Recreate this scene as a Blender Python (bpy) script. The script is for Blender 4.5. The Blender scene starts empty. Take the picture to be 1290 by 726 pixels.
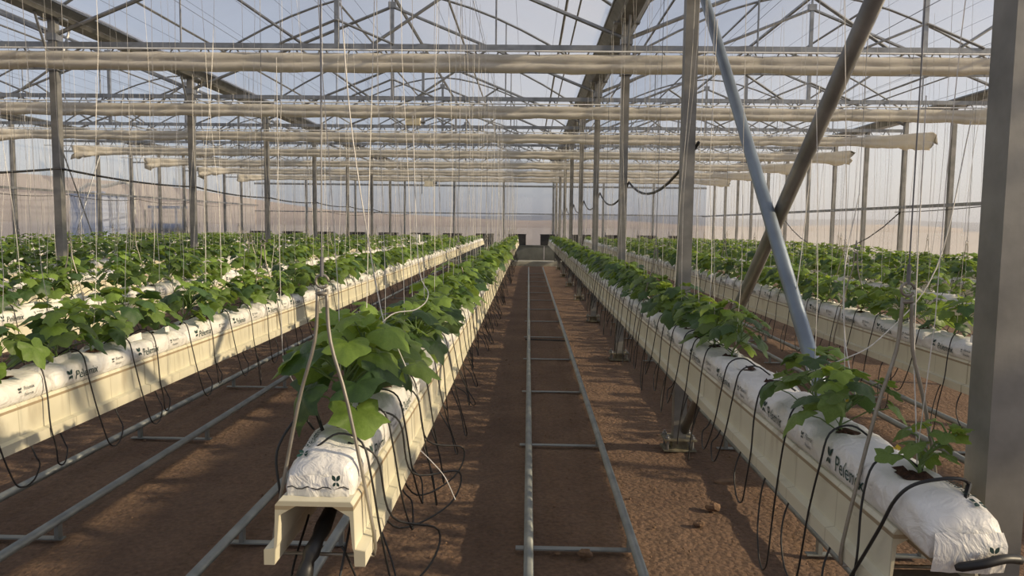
import bpy, bmesh, math, random
import numpy as np
from mathutils import Vector, Matrix, noise
PI = math.pi
SC = bpy.context.scene
COL = SC.collection
random.seed(11)

# ------------------------------------------------------------------ camera
CAMZ = 1.80
F = 953.0                       # focal length in pixels of the 1290 px frame
def setup_camera():
    cd = bpy.data.cameras.new('camera'); cam = bpy.data.objects.new('camera', cd); COL.objects.link(cam)
    cd.sensor_width = 36.0; cd.sensor_fit = 'HORIZONTAL'; cd.lens = F*36/1290; cd.clip_end = 3000; cd.clip_start = 0.05
    r = 0.012
    c = Vector((21/F, 80/F, -1)).normalized()
    u = Vector((math.sin(r), math.cos(r), 0)); u.z = (c.x*u.x + c.y*u.y)/(-c.z); u.normalize()
    x = c.cross(u)
    M = Matrix((x, c, u))        # rows: world axes in camera space -> camera to world
    cam.matrix_world = Matrix.Translation((0, 0, CAMZ)) @ M.to_4x4()
    SC.camera = cam
setup_camera()

# ------------------------------------------------------------------ world, sun, exposure
SUN_DIR = Vector((1.0, -0.20, 0.405)).normalized()     # towards the sun
def setup_light():
    w = bpy.data.worlds.new('world'); SC.world = w; w.use_nodes = True
    nt = w.node_tree; nt.nodes.clear()
    out = nt.nodes.new('ShaderNodeOutputWorld'); bg = nt.nodes.new('ShaderNodeBackground')
    sky = nt.nodes.new('ShaderNodeTexSky'); sky.sky_type = 'NISHITA'; sky.sun_disc = False
    sky.sun_elevation = math.asin(SUN_DIR.z); sky.sun_rotation = math.atan2(SUN_DIR.x, SUN_DIR.y)
    sky.air_density = 1.0; sky.dust_density = 2.5; sky.altitude = 300
    hs = nt.nodes.new('ShaderNodeHueSaturation'); hs.inputs['Saturation'].default_value = 0.55
    mx = nt.nodes.new('ShaderNodeMix'); mx.data_type = 'RGBA'; mx.inputs[0].default_value = 0.42
    mx.inputs[7].default_value = (5.4, 5.5, 6.1, 1)        # thin high haze over the whole sky
    nt.links.new(sky.outputs[0], hs.inputs['Color']); nt.links.new(hs.outputs[0], mx.inputs[6])
    nt.links.new(mx.outputs[2], bg.inputs[0]); bg.inputs[1].default_value = 0.138
    nt.links.new(bg.outputs[0], out.inputs[0])
    sd = bpy.data.lights.new('sun', 'SUN'); so = bpy.data.objects.new('sun', sd); COL.objects.link(so)
    sd.energy = 7.0; sd.color = (1.0, 0.79, 0.50); sd.angle = math.radians(0.7)
    so.rotation_euler = SUN_DIR.to_track_quat('Z', 'Y').to_euler(); so.location = (30, -8, 20)
setup_light()
SC.view_settings.view_transform = 'Standard'; SC.view_settings.look = 'None'
SC.view_settings.gamma = 1; SC.view_settings.use_curve_mapping = False
SC.view_settings.exposure = 0.0
SC.cycles.max_bounces = 6; SC.cycles.transparent_max_bounces = 12
SC.cycles.caustics_reflective = False; SC.cycles.caustics_refractive = False

# ------------------------------------------------------------------ materials
def new_mat(name):
    m = bpy.data.materials.new(name); m.use_nodes = True
    nt = m.node_tree; return m, nt, nt.nodes['Principled BSDF'], nt.nodes['Material Output']
def ramp_noise(nt, scale, c0, c1, p0=0.35, p1=0.65, detail=4, coord='Object', mapscale=None, rough=0.55):
    tc = nt.nodes.new('ShaderNodeTexCoord'); n = nt.nodes.new('ShaderNodeTexNoise')
    n.inputs['Scale'].default_value = scale; n.inputs['Detail'].default_value = detail; n.inputs['Roughness'].default_value = rough
    src = tc.outputs[coord]
    if mapscale:
        mp = nt.nodes.new('ShaderNodeMapping'); mp.inputs['Scale'].default_value = mapscale
        nt.links.new(src, mp.inputs[0]); src = mp.outputs[0]
    nt.links.new(src, n.inputs[0])
    r = nt.nodes.new('ShaderNodeValToRGB'); r.color_ramp.elements[0].position = p0; r.color_ramp.elements[1].position = p1
    r.color_ramp.elements[0].color = (*c0, 1); r.color_ramp.elements[1].color = (*c1, 1)
    nt.links.new(n.outputs['Fac'], r.inputs[0])
    return r, n
def add_bump(nt, bsdf, scale, strength, dist=0.01, detail=4, coord='Object'):
    tc = nt.nodes.new('ShaderNodeTexCoord'); n = nt.nodes.new('ShaderNodeTexNoise')
    n.inputs['Scale'].default_value = scale; n.inputs['Detail'].default_value = detail
    b = nt.nodes.new('ShaderNodeBump'); b.inputs['Strength'].default_value = strength; b.inputs['Distance'].default_value = dist
    nt.links.new(tc.outputs[coord], n.inputs[0]); nt.links.new(n.outputs['Fac'], b.inputs['Height']); nt.links.new(b.outputs[0], bsdf.inputs['Normal'])
def simple(name, c0, c1=None, scale=8, rough=0.6, metal=0.0, bump=None, mapscale=None, p0=.35, p1=.65):
    m, nt, b, o = new_mat(name)
    b.inputs['Roughness'].default_value = rough; b.inputs['Metallic'].default_value = metal
    r, _ = ramp_noise(nt, scale, c0, c1 or tuple(v*0.8 for v in c0), p0, p1, mapscale=mapscale)
    nt.links.new(r.outputs[0], b.inputs['Base Color'])
    if bump: add_bump(nt, b, *bump)
    return m
M = {}
M['steel'] = simple('galvanised_steel', (.33,.34,.35), (.22,.225,.23), 6, .42, .75, (30,.15,.004))
M['steel_warm'] = simple('weathered_steel', (.28,.275,.26), (.18,.178,.17), 5, .5, .55, (25,.2,.004))
M['rail'] = simple('painted_pipe', (.30,.32,.31), (.21,.23,.23), 5, .45, .35, (40,.1,.003))
M['blue_steel'] = simple('blue_grey_tube', (.24,.29,.34), (.18,.215,.26), 4, .4, .5, (30,.1,.003))
M['wire'] = simple('thin_wire', (.22,.22,.23), (.14,.14,.15), 4, .5, .5)
M['black'] = simple('black_rubber', (.012,.012,.013), (.02,.02,.02), 20, .45, 0)
M['crate'] = simple('black_plastic', (.015,.015,.017), (.025,.025,.027), 10, .6, 0)
M['twine'] = simple('white_twine', (.72,.70,.66), (.55,.53,.49), 40, .8, 0)
M['rod'] = simple('hanger_rod', (.36,.335,.29), (.25,.23,.19), 12, .45, .5)
M['concrete'] = simple('pale_concrete', (.42,.42,.37), (.30,.30,.26), 3, .85, 0, (20,.3,.01))
M['grey_panel'] = simple('grey_panel', (.14,.145,.135), (.09,.095,.09), 2, .8, 0)
M['blue_tube'] = simple('blue_tube', (.05,.17,.42), (.04,.12,.35), 10, .5, 0)
M['tank'] = simple('white_tank_plastic', (.50,.56,.70), (.43,.49,.62), 1.5, .5, 0)
M['machine_blue'] = simple('faded_blue_paint', (.06,.13,.32), (.05,.10,.22), 3, .5, 0)
M['machine_tan'] = simple('tan_paint', (.52,.40,.22), (.42,.32,.18), 3, .6, 0)
M['cream_hose'] = simple('cream_hose', (.75,.70,.55), (.62,.57,.44), 6, .6, 0)
M['white_box'] = simple('white_card', (.78,.78,.76), (.68,.68,.66), 6, .7, 0)
M['cocopeat'] = simple('coco_substrate', (.085,.035,.018), (.03,.014,.008), 70, .95, 0, (120,.8,.01))
M['ink'] = simple('dark_green_print', (.012,.055,.045), (.02,.05,.045), 10, .6, 0)
M['ink2'] = simple('grey_print', (.045,.06,.06), (.06,.075,.075), 10, .6, 0)
M['petal'] = simple('yellow_petal', (.85,.62,.05), (.75,.5,.04), 30, .6, 0)
M['stone'] = simple('dry_clod', (.24,.15,.09), (.13,.08,.05), 14, .95, 0, (60,.6,.01))
M['plate'] = simple('dusty_plate', (.26,.24,.17), (.15,.13,.09), 18, .8, .2)

def mat_bag():
    m, nt, b, o = new_mat('white_bag_film'); b.inputs['Roughness'].default_value = .42
    r, _ = ramp_noise(nt, 5, (.80,.79,.76), (.70,.685,.645), .3, .7)
    nt.links.new(r.outputs[0], b.inputs['Base Color'])
    tc = nt.nodes.new('ShaderNodeTexCoord'); n = nt.nodes.new('ShaderNodeTexNoise'); n.inputs['Scale'].default_value = 11; n.inputs['Detail'].default_value = 4; n.inputs['Distortion'].default_value = 2.5
    bp = nt.nodes.new('ShaderNodeBump'); bp.inputs['Strength'].default_value = .7; bp.inputs['Distance'].default_value = .014
    nt.links.new(tc.outputs['Object'], n.inputs[0]); nt.links.new(n.outputs['Fac'], bp.inputs['Height']); nt.links.new(bp.outputs[0], b.inputs['Normal'])
    return m
M['bag'] = mat_bag()
def mat_gutter():
    # cream sheet gutter: thin vertical lap lines every 0.34 m and brown run marks from the bag seam
    m, nt, b, o = new_mat('cream_gutter_sheet'); b.inputs['Roughness'].default_value = .5
    r, _ = ramp_noise(nt, 2.2, (.70,.665,.52), (.61,.575,.43), .3, .7)
    tc = nt.nodes.new('ShaderNodeTexCoord'); sep = nt.nodes.new('ShaderNodeSeparateXYZ'); nt.links.new(tc.outputs['Object'], sep.inputs[0])
    # rust runs
    n2 = nt.nodes.new('ShaderNodeTexNoise'); n2.inputs['Scale'].default_value = 1; n2.inputs['Detail'].default_value = 5
    mp = nt.nodes.new('ShaderNodeMapping'); mp.inputs['Scale'].default_value = (3, 7, 1.5)
    nt.links.new(tc.outputs['Object'], mp.inputs[0]); nt.links.new(mp.outputs[0], n2.inputs[0])
    rr = nt.nodes.new('ShaderNodeValToRGB'); rr.color_ramp.elements[0].position = .56; rr.color_ramp.elements[1].position = .72
    nt.links.new(n2.outputs['Fac'], rr.inputs[0])
    zr = nt.nodes.new('ShaderNodeMapRange'); zr.inputs[1].default_value = .03; zr.inputs[2].default_value = .175; nt.links.new(sep.outputs[2], zr.inputs[0])
    mu = nt.nodes.new('ShaderNodeMath'); mu.operation = 'MULTIPLY'; nt.links.new(rr.outputs[0], mu.inputs[0]); nt.links.new(zr.outputs[0], mu.inputs[1])
    m2 = nt.nodes.new('ShaderNodeMath'); m2.operation = 'MULTIPLY'; m2.inputs[1].default_value = .75; nt.links.new(mu.outputs[0], m2.inputs[0])
    # seam line stain right under the bags
    sm = nt.nodes.new('ShaderNodeMath'); sm.operation = 'GREATER_THAN'; sm.inputs[1].default_value = .5; dz = nt.nodes.new('ShaderNodeMapRange'); dz.inputs[1].default_value = .009; dz.inputs[2].default_value = .002; az = nt.nodes.new('ShaderNodeMath'); az.operation = 'SUBTRACT'; az.inputs[1].default_value = .160; ab = nt.nodes.new('ShaderNodeMath'); ab.operation = 'ABSOLUTE'; nt.links.new(sep.outputs[2], az.inputs[0]); nt.links.new(az.outputs[0], ab.inputs[0]); nt.links.new(ab.outputs[0], dz.inputs[0]); nt.links.new(dz.outputs[0], sm.inputs[0])
    s2 = nt.nodes.new('ShaderNodeMath'); s2.operation = 'MULTIPLY'; s2.inputs[1].default_value = .7; nt.links.new(sm.outputs[0], s2.inputs[0])
    mxx = nt.nodes.new('ShaderNodeMath'); mxx.operation = 'MAXIMUM'; nt.links.new(m2.outputs[0], mxx.inputs[0]); nt.links.new(s2.outputs[0], mxx.inputs[1])
    mix = nt.nodes.new('ShaderNodeMix'); mix.data_type = 'RGBA'; mix.inputs[7].default_value = (.20,.11,.035,1)
    nt.links.new(mxx.outputs[0], mix.inputs[0]); nt.links.new(r.outputs[0], mix.inputs[6])
    # lap lines
    md = nt.nodes.new('ShaderNodeMath'); md.operation = 'MODULO'; md.inputs[1].default_value = .34
    nt.links.new(sep.outputs[1], md.inputs[0])
    lt = nt.nodes.new('ShaderNodeMath'); lt.operation = 'LESS_THAN'; lt.inputs[1].default_value = .006; nt.links.new(md.outputs[0], lt.inputs[0])
    l2 = nt.nodes.new('ShaderNodeMath'); l2.operation = 'MULTIPLY'; l2.inputs[1].default_value = .4; nt.links.new(lt.outputs[0], l2.inputs[0])
    mix2 = nt.nodes.new('ShaderNodeMix'); mix2.data_type = 'RGBA'; mix2.inputs[7].default_value = (.30,.26,.16,1)
    nt.links.new(l2.outputs[0], mix2.inputs[0]); nt.links.new(mix.outputs[2], mix2.inputs[6])
    nt.links.new(mix2.outputs[2], b.inputs['Base Color'])
    return m
M['gutter'] = mat_gutter()
def mat_leaf(name, c0, c1, trans, tw=.28):
    m, nt, b, o = new_mat(name); b.inputs['Roughness'].default_value = .42
    b.inputs['Specular IOR Level'].default_value = .5
    r, _ = ramp_noise(nt, 14, c0, c1, .35, .7, coord='Object')
    # slight change of tone from plant to plant
    oi = nt.nodes.new('ShaderNodeObjectInfo'); hs = nt.nodes.new('ShaderNodeHueSaturation')
    mr = nt.nodes.new('ShaderNodeMapRange'); mr.inputs[3].default_value = .75; mr.inputs[4].default_value = 1.35
    nt.links.new(oi.outputs['Random'], mr.inputs[0]); nt.links.new(mr.outputs[0], hs.inputs['Value'])
    nt.links.new(r.outputs[0], hs.inputs['Color']); nt.links.new(hs.outputs[0], b.inputs['Base Color'])
    t = nt.nodes.new('ShaderNodeBsdfTranslucent'); t.inputs[0].default_value = (*trans, 1)
    mx = nt.nodes.new('ShaderNodeMixShader'); mx.inputs[0].default_value = tw
    nt.links.new(b.outputs[0], mx.inputs[1]); nt.links.new(t.outputs[0], mx.inputs[2]); nt.links.new(mx.outputs[0], o.inputs[0])
    add_bump(nt, b, 45, .35, .004, 3)
    return m
M['leaf'] = mat_leaf('mature_leaf', (.082,.140,.026), (.130,.200,.042), (.26,.38,.05), .32)
M['leaf2'] = mat_leaf('dark_leaf', (.040,.085,.026), (.062,.118,.034), (.12,.22,.035))
M['young'] = mat_leaf('young_leaf', (.22,.33,.06), (.15,.25,.045), (.40,.52,.07), .38)
M['stem'] = simple('green_stem', (.16,.24,.07), (.10,.17,.05), 20, .6, 0)

def mat_film(name, t, tint, sc_t, sc_d, streak=True):
    m, nt, b, o = new_mat(name); nt.nodes.remove(b)
    tr = nt.nodes.new('ShaderNodeBsdfTransparent'); tr.inputs[0].default_value = (*tint, 1)
    tl = nt.nodes.new('ShaderNodeBsdfTranslucent'); tl.inputs[0].default_value = (*sc_t, 1)
    df = nt.nodes.new('ShaderNodeBsdfDiffuse'); df.inputs[0].default_value = (*sc_d, 1)
    m1 = nt.nodes.new('ShaderNodeMixShader'); m1.inputs[0].default_value = .4
    nt.links.new(tl.outputs[0], m1.inputs[1]); nt.links.new(df.outputs[0], m1.inputs[2])
    m2 = nt.nodes.new('ShaderNodeMixShader')
    tc = nt.nodes.new('ShaderNodeTexCoord'); mp = nt.nodes.new('ShaderNodeMapping'); mp.inputs['Scale'].default_value = (.35, .35, .12)
    n = nt.nodes.new('ShaderNodeTexNoise'); n.inputs['Scale'].default_value = 2.0; n.inputs['Detail'].default_value = 4
    nt.links.new(tc.outputs['Object'], mp.inputs[0]); nt.links.new(mp.outputs[0], n.inputs[0])
    mr = nt.nodes.new('ShaderNodeMapRange'); mr.inputs[1].default_value = .3; mr.inputs[2].default_value = .7
    mr.inputs[3].default_value = 1-t+.05; mr.inputs[4].default_value = 1-t-.05
    nt.links.new(n.outputs['Fac'], mr.inputs[0]); nt.links.new(mr.outputs[0], m2.inputs[0])
    nt.links.new(tr.outputs[0], m2.inputs[1]); nt.links.new(m1.outputs[0], m2.inputs[2]); nt.links.new(m2.outputs[0], o.inputs[0])
    return m
M['film'] = mat_film('roof_film', .76, (.86,.88,.93), (.62,.64,.70), (.70,.70,.74))
M['wall_film'] = mat_film('hazy_wall_film', .65, (.92,.93,.96), (.54,.56,.62), (.72,.73,.76))
def mat_screen():
    m, nt, b, o = new_mat('tan_screen_cloth'); b.inputs['Roughness'].default_value = .85
    r, _ = ramp_noise(nt, 3, (.78,.74,.66), (.66,.62,.54), .3, .7)
    nt.links.new(r.outputs[0], b.inputs['Base Color'])
    t = nt.nodes.new('ShaderNodeBsdfTranslucent'); t.inputs[0].default_value = (.80,.77,.70,1)
    mx = nt.nodes.new('ShaderNodeMixShader'); mx.inputs[0].default_value = .35
    nt.links.new(b.outputs[0], mx.inputs[1]); nt.links.new(t.outputs[0], mx.inputs[2]); nt.links.new(mx.outputs[0], o.inputs[0])
    add_bump(nt, b, 25, .3, .01)
    return m
M['screen'] = mat_screen()
def mat_soil():
    m, nt, b, o = new_mat('brown_soil'); b.inputs['Roughness'].default_value = .95
    r1, _ = ramp_noise(nt, 1.3, (.150,.092,.060), (.225,.145,.095), .3, .7, 6)
    r2, _ = ramp_noise(nt, 38, (.55,.55,.55), (1.25,1.2,1.15), .3, .75, 5)
    mu = nt.nodes.new('ShaderNodeMix'); mu.data_type = 'RGBA'; mu.blend_type = 'MULTIPLY'; mu.inputs[0].default_value = .8
    nt.links.new(r1.outputs[0], mu.inputs[6]); nt.links.new(r2.outputs[0], mu.inputs[7]); nt.links.new(mu.outputs[2], b.inputs['Base Color'])
    tc = nt.nodes.new('ShaderNodeTexCoord'); n = nt.nodes.new('ShaderNodeTexNoise'); n.inputs['Scale'].default_value = 55; n.inputs['Detail'].default_value = 6; n.inputs['Roughness'].default_value = .65
    v = nt.nodes.new('ShaderNodeTexVoronoi'); v.inputs['Scale'].default_value = 28
    ad = nt.nodes.new('ShaderNodeMath'); ad.operation = 'SUBTRACT'; nt.links.new(tc.outputs['Object'], n.inputs[0]); nt.links.new(tc.outputs['Object'], v.inputs['Vector'])
    nt.links.new(n.outputs['Fac'], ad.inputs[0]); nt.links.new(v.outputs['Distance'], ad.inputs[1])
    bp = nt.nodes.new('ShaderNodeBump'); bp.inputs['Strength'].default_value = .8; bp.inputs['Distance'].default_value = .02
    nt.links.new(ad.outputs[0], bp.inputs['Height']); nt.links.new(bp.outputs[0], b.inputs['Normal'])
    return m
M['soil'] = mat_soil()
M['desert'] = simple('desert_sand', (.29,.245,.21), (.24,.205,.18), .02, .95, 0)
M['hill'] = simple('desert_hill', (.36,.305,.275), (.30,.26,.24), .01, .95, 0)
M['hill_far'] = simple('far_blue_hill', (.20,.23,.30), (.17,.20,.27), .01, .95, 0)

# ------------------------------------------------------------------ mesh helpers
class MB:
    def __init__(s): s.v = []; s.f = []
    def add(s, vs, fs):
        n = len(s.v); s.v += [tuple(p) for p in vs]; s.f += [tuple(i+n for i in f) for f in fs]
    def box(s, lo, hi, rot=None, org=None):
        x0,y0,z0 = lo; x1,y1,z1 = hi
        vs = [Vector(p) for p in ((x0,y0,z0),(x1,y0,z0),(x1,y1,z0),(x0,y1,z0),(x0,y0,z1),(x1,y0,z1),(x1,y1,z1),(x0,y1,z1))]
        if rot is not None:
            o = Vector(org); vs = [o + rot @ (p-o) for p in vs]
        s.add(vs, [(0,3,2,1),(4,5,6,7),(0,1,5,4),(1,2,6,5),(2,3,7,6),(3,0,4,7)])
    def beam(s, a, b, w, h=None, up=(0,0,1)):          # rectangular bar from a to b
        a = Vector(a); b = Vector(b); h = h or w; d = (b-a).normalized(); u = Vector(up)
        if abs(d.dot(u)) > .98: u = Vector((0,1,0))
        sx = d.cross(u).normalized(); uz = sx.cross(d)
        vs = []
        for p in (a, b):
            for i, j in ((-1,-1),(1,-1),(1,1),(-1,1)): vs.append(p + sx*(w/2*i) + uz*(h/2*j))
        s.add(vs, [(0,1,2,3),(7,6,5,4),(0,4,5,1),(1,5,6,2),(2,6,7,3),(3,7,4,0)])
    def tube(s, pts, r, n=6, cap=True):
        pts = [Vector(p) for p in pts]; m = len(pts); vs = []; fs = []
        rr = r if isinstance(r, (list, tuple)) else [r]*m
        pd = None
        for i, p in enumerate(pts):
            d = (pts[min(i+1, m-1)] - pts[max(i-1, 0)])
            d = d.normalized() if d.length > 1e-9 else Vector((0,0,1))
            if pd is None:
                u = Vector((0,0,1)) if abs(d.z) < .9 else Vector((1,0,0)); a = d.cross(u).normalized()
            else:
                a = (a - d*a.dot(d)); a = a.normalized() if a.length > 1e-6 else d.orthogonal().normalized()
            b = d.cross(a); pd = d
            for k in range(n):
                t = 2*PI*k/n; vs.append(p + (a*math.cos(t) + b*math.sin(t))*rr[i])
        for i in range(m-1):
            for k in range(n):
                k2 = (k+1) % n; fs.append((i*n+k, i*n+k2, (i+1)*n+k2, (i+1)*n+k))
        if cap: fs.append(tuple(range(n-1, -1, -1))); fs.append(tuple((m-1)*n+k for k in range(n)))
        s.add(vs, fs)
    def extrude(s, prof, y0, y1, closed=True, cap=True):   # profile in x,z along y
        n = len(prof); vs = [(x, y0, z) for x, z in prof] + [(x, y1, z) for x, z in prof]
        fs = [(i, (i+1) % n, n+(i+1) % n, n+i) for i in range(n if closed else n-1)]
        if closed and cap: fs += [tuple(range(n-1, -1, -1)), tuple(range(n, 2*n))]
        s.add(vs, fs)
    def mesh(s, name, mat, smooth=False):
        me = bpy.data.meshes.new(name); me.from_pydata(s.v, [], s.f); me.materials.append(M[mat] if isinstance(mat, str) else mat)
        if smooth: me.polygons.foreach_set('use_smooth', [True]*len(me.polygons))
        me.update(); return me
    def build(s, name, mat, parent=None, loc=(0,0,0), smooth=False):
        return link(name, s.mesh(name, mat, smooth), parent, loc)
def link(name, me, parent=None, loc=(0,0,0), rot=None, scale=None):
    o = bpy.data.objects.new(name, me); COL.objects.link(o); o.location = loc
    if rot: o.rotation_euler = rot
    if scale: o.scale = scale
    if parent: o.parent = parent
    return o
def tag(o, label, cat, group=None, kind=None):
    if label: o['label'] = label
    if cat: o['category'] = cat
    if group: o['group'] = group
    if kind: o['kind'] = kind
    return o
def empty(name, loc=(0,0,0), rz=0):
    o = bpy.data.objects.new(name, None); COL.objects.link(o); o.location = loc; o.rotation_euler = (0,0,rz); o.empty_display_size = .1
    return o
def copy_tree(o, parent=None):
    c = o.copy(); COL.objects.link(c); c.parent = parent
    for ch in o.children: copy_tree(ch, c)
    return c
def bez(p0, p1, p2, p3, n):
    out = []
    for i in range(n+1):
        t = i/n; u = 1-t
        out.append(Vector(p0)*u**3 + Vector(p1)*3*u*u*t + Vector(p2)*3*u*t*t + Vector(p3)*t**3)
    return out
def spline(pts, n=6):      # catmull-rom
    P = [Vector(p) for p in pts]; P = [P[0]*2-P[1]] + P + [P[-1]*2-P[-2]]; out = []
    for i in range(1, len(P)-2):
        for k in range(n):
            t = k/n; a, b, c, d = P[i-1], P[i], P[i+1], P[i+2]
            out.append(.5*((2*b) + (c-a)*t + (2*a-5*b+4*c-d)*t*t + (3*b-a-3*c+d)*t**3))
    out.append(P[-2]); return out
ORD = None
def make_ord():
    ones = ['','first','second','third','fourth','fifth','sixth','seventh','eighth','ninth']
    base = ['nearest'] + ones[2:] + ['tenth','eleventh','twelfth','thirteenth','fourteenth','fifteenth','sixteenth','seventeenth','eighteenth','nineteenth']
    out = list(base)
    for w in ('twent','thirt','fort','fift','sixt','sevent','eight','ninet'):
        out.append(w+'ieth'); out += [w+'y-'+o for o in ones[1:]]
    return out
ORD = make_ord()
_OLD = ['nearest','second','third','fourth','fifth','sixth','seventh','eighth','ninth','tenth','eleventh','twelfth','thirteenth','fourteenth','fifteenth','sixteenth','seventeenth','eighteenth','nineteenth','twentieth']

# ------------------------------------------------------------------ layout
YK = [1.98 + 4.07*i for i in range(0, 10)]             # frames; the last stands in the far wall
YFAR = YK[-1]; YBACK = -3.0
VAL = [-13.9, -6.32, 1.24, 8.84]                       # valley / eaves lines
KING = [-10.1, -2.55, 5.08]
ZCH, ZKING, ZGUT, ZRIDGE = 4.10, 5.78, 4.55, 6.05
XL, XR = -14.0, 8.93
ROWX = [-0.568 + 1.6*k for k in range(-8, 6)]
ZG = 0.87                                              # underside of the gutters
GH = 0.178
ZB = ZG + GH                                           # bags stand here
YROW1 = 35.0
def roof_z(b, x):
    c = KING[b]; h = (c - VAL[b]) if x < c else (VAL[b+1]-c)
    t = min(1, abs(x-c)/h); return ZGUT + (ZRIDGE-ZGUT)*(1 - t**1.7)

# ------------------------------------------------------------------ ground
def build_ground():
    xs = np.concatenate([np.arange(-15, -4, .25), np.arange(-4, 3.2, .07), np.arange(3.2, 9.8, .25)])
    ys = np.concatenate([np.arange(-3.5, 1, .3), np.arange(1, 11, .07), np.arange(11, 39.5, .3)])
    v = []
    for y in ys:
        for x in xs:
            h = .018*noise.noise(Vector((x*1.6, y*1.6, 0))) + .012*noise.noise(Vector((x*6, y*6, 3))) + .006*noise.noise(Vector((x*17, y*17, 7)))
            if y > 34: h *= .2
            v.append((x, y, h-.012))
    nx = len(xs); f = [(j*nx+i, j*nx+i+1, (j+1)*nx+i+1, (j+1)*nx+i) for j in range(len(ys)-1) for i in range(nx-1)]
    mb = MB(); mb.v = v; mb.f = f
    o = mb.build('floor', 'soil', smooth=True); tag(o, 'brown bare soil floor of the greenhouse', None, kind='structure')
    mb = MB(); mb.add([(-900,-300,-.06),(900,-300,-.06),(900,1200,-.06),(-900,1200,-.06)], [(0,1,2,3)])
    tag(mb.build('desert_ground', 'desert'), 'flat sandy desert ground outside the film walls', None, kind='structure')
    def ridge(name, mat, pts, lab):
        mb = MB(); n = len(pts)
        vs = []
        for (x, y, h) in pts: vs += [(x, y, -1), (x*1.0, y, h), (x*1.25, y*1.25, h*.9), (x*1.25, y*1.25, -1)]
        fs = []
        for i in range(n-1):
            for k in range(3): fs.append((i*4+k, (i+1)*4+k, (i+1)*4+k+1, i*4+k+1))
        mb.add(vs, fs); tag(mb.build(name, mat, smooth=True), lab, None, kind='structure')
    pts = []
    for i in range(61):
        x = -700 + i*16; e = 1/(1+math.exp((x+190)/60)); h = 30*e + 3 + 3*noise.noise(Vector((x*.012, 1, 0)))
        pts.append((x, 460, max(2, h)))
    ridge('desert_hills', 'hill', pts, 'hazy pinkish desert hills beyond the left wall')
    pts = []
    for i in range(41):
        x = -100 + i*34; h = 10 + 5*noise.noise(Vector((x*.006, 5, 0)))
        pts.append((x, 700, h))
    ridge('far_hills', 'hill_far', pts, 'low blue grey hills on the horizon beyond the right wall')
    # small clods: nobody could count them
    mb = MB(); rnd = random.Random(5)
    for i in range(2600):
        x = rnd.uniform(-4.5, 3.5); y = 1.2 + 10*rnd.random()**1.4
        r = rnd.uniform(.003, .010) * (1.8 if rnd.random() < .05 else 1)
        vs = [(x+r*rnd.uniform(.7,1.3)*a, y+r*rnd.uniform(.7,1.3)*b, r*rnd.uniform(.6,1)*c) for a, b, c in ((1,0,0),(0,1,0),(-1,0,0),(0,-1,0),(0,0,.9),(0,0,-.9))]
        mb.add(vs, [(0,1,4),(1,2,4),(2,3,4),(3,0,4),(1,0,5),(2,1,5),(3,2,5),(0,3,5)])
    tag(mb.build('soil_crumbs', 'stone'), 'loose crumbs of dry soil scattered over the floor', 'soil crumbs', kind='stuff')
    for (x, y, r, lab) in ((.33, 4.0, .042, 'fist sized brown clod lying between the central rails'),
                           (1.2, 4.72, .05, 'pale broken clod on the soil near the foot of the large post'),
                           (1.05, 4.45, .035, 'small clod in the golden light right of the central track')):
        mb = MB(); rows = []
        for j in range(5):
            for i in range(8):
                th = 2*PI*i/8; ph = PI*(j+.5)/5
                d = Vector((math.sin(ph)*math.cos(th), math.sin(ph)*math.sin(th)*.8, math.cos(ph)*.55))
                mb.v.append(tuple(d*r*(1+.5*noise.noise(d*2.5+Vector((x,y,0))))))
        for j in range(4):
            for i in range(8): mb.f.append((j*8+i, j*8+(i+1)%8, (j+1)*8+(i+1)%8, (j+1)*8+i))
        mb.f += [tuple(range(8)), tuple(range(39, 31, -1))]
        tag(mb.build('soil_clod', 'stone', loc=(x, y, r*.35)), lab, 'clod')
build_ground()

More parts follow.
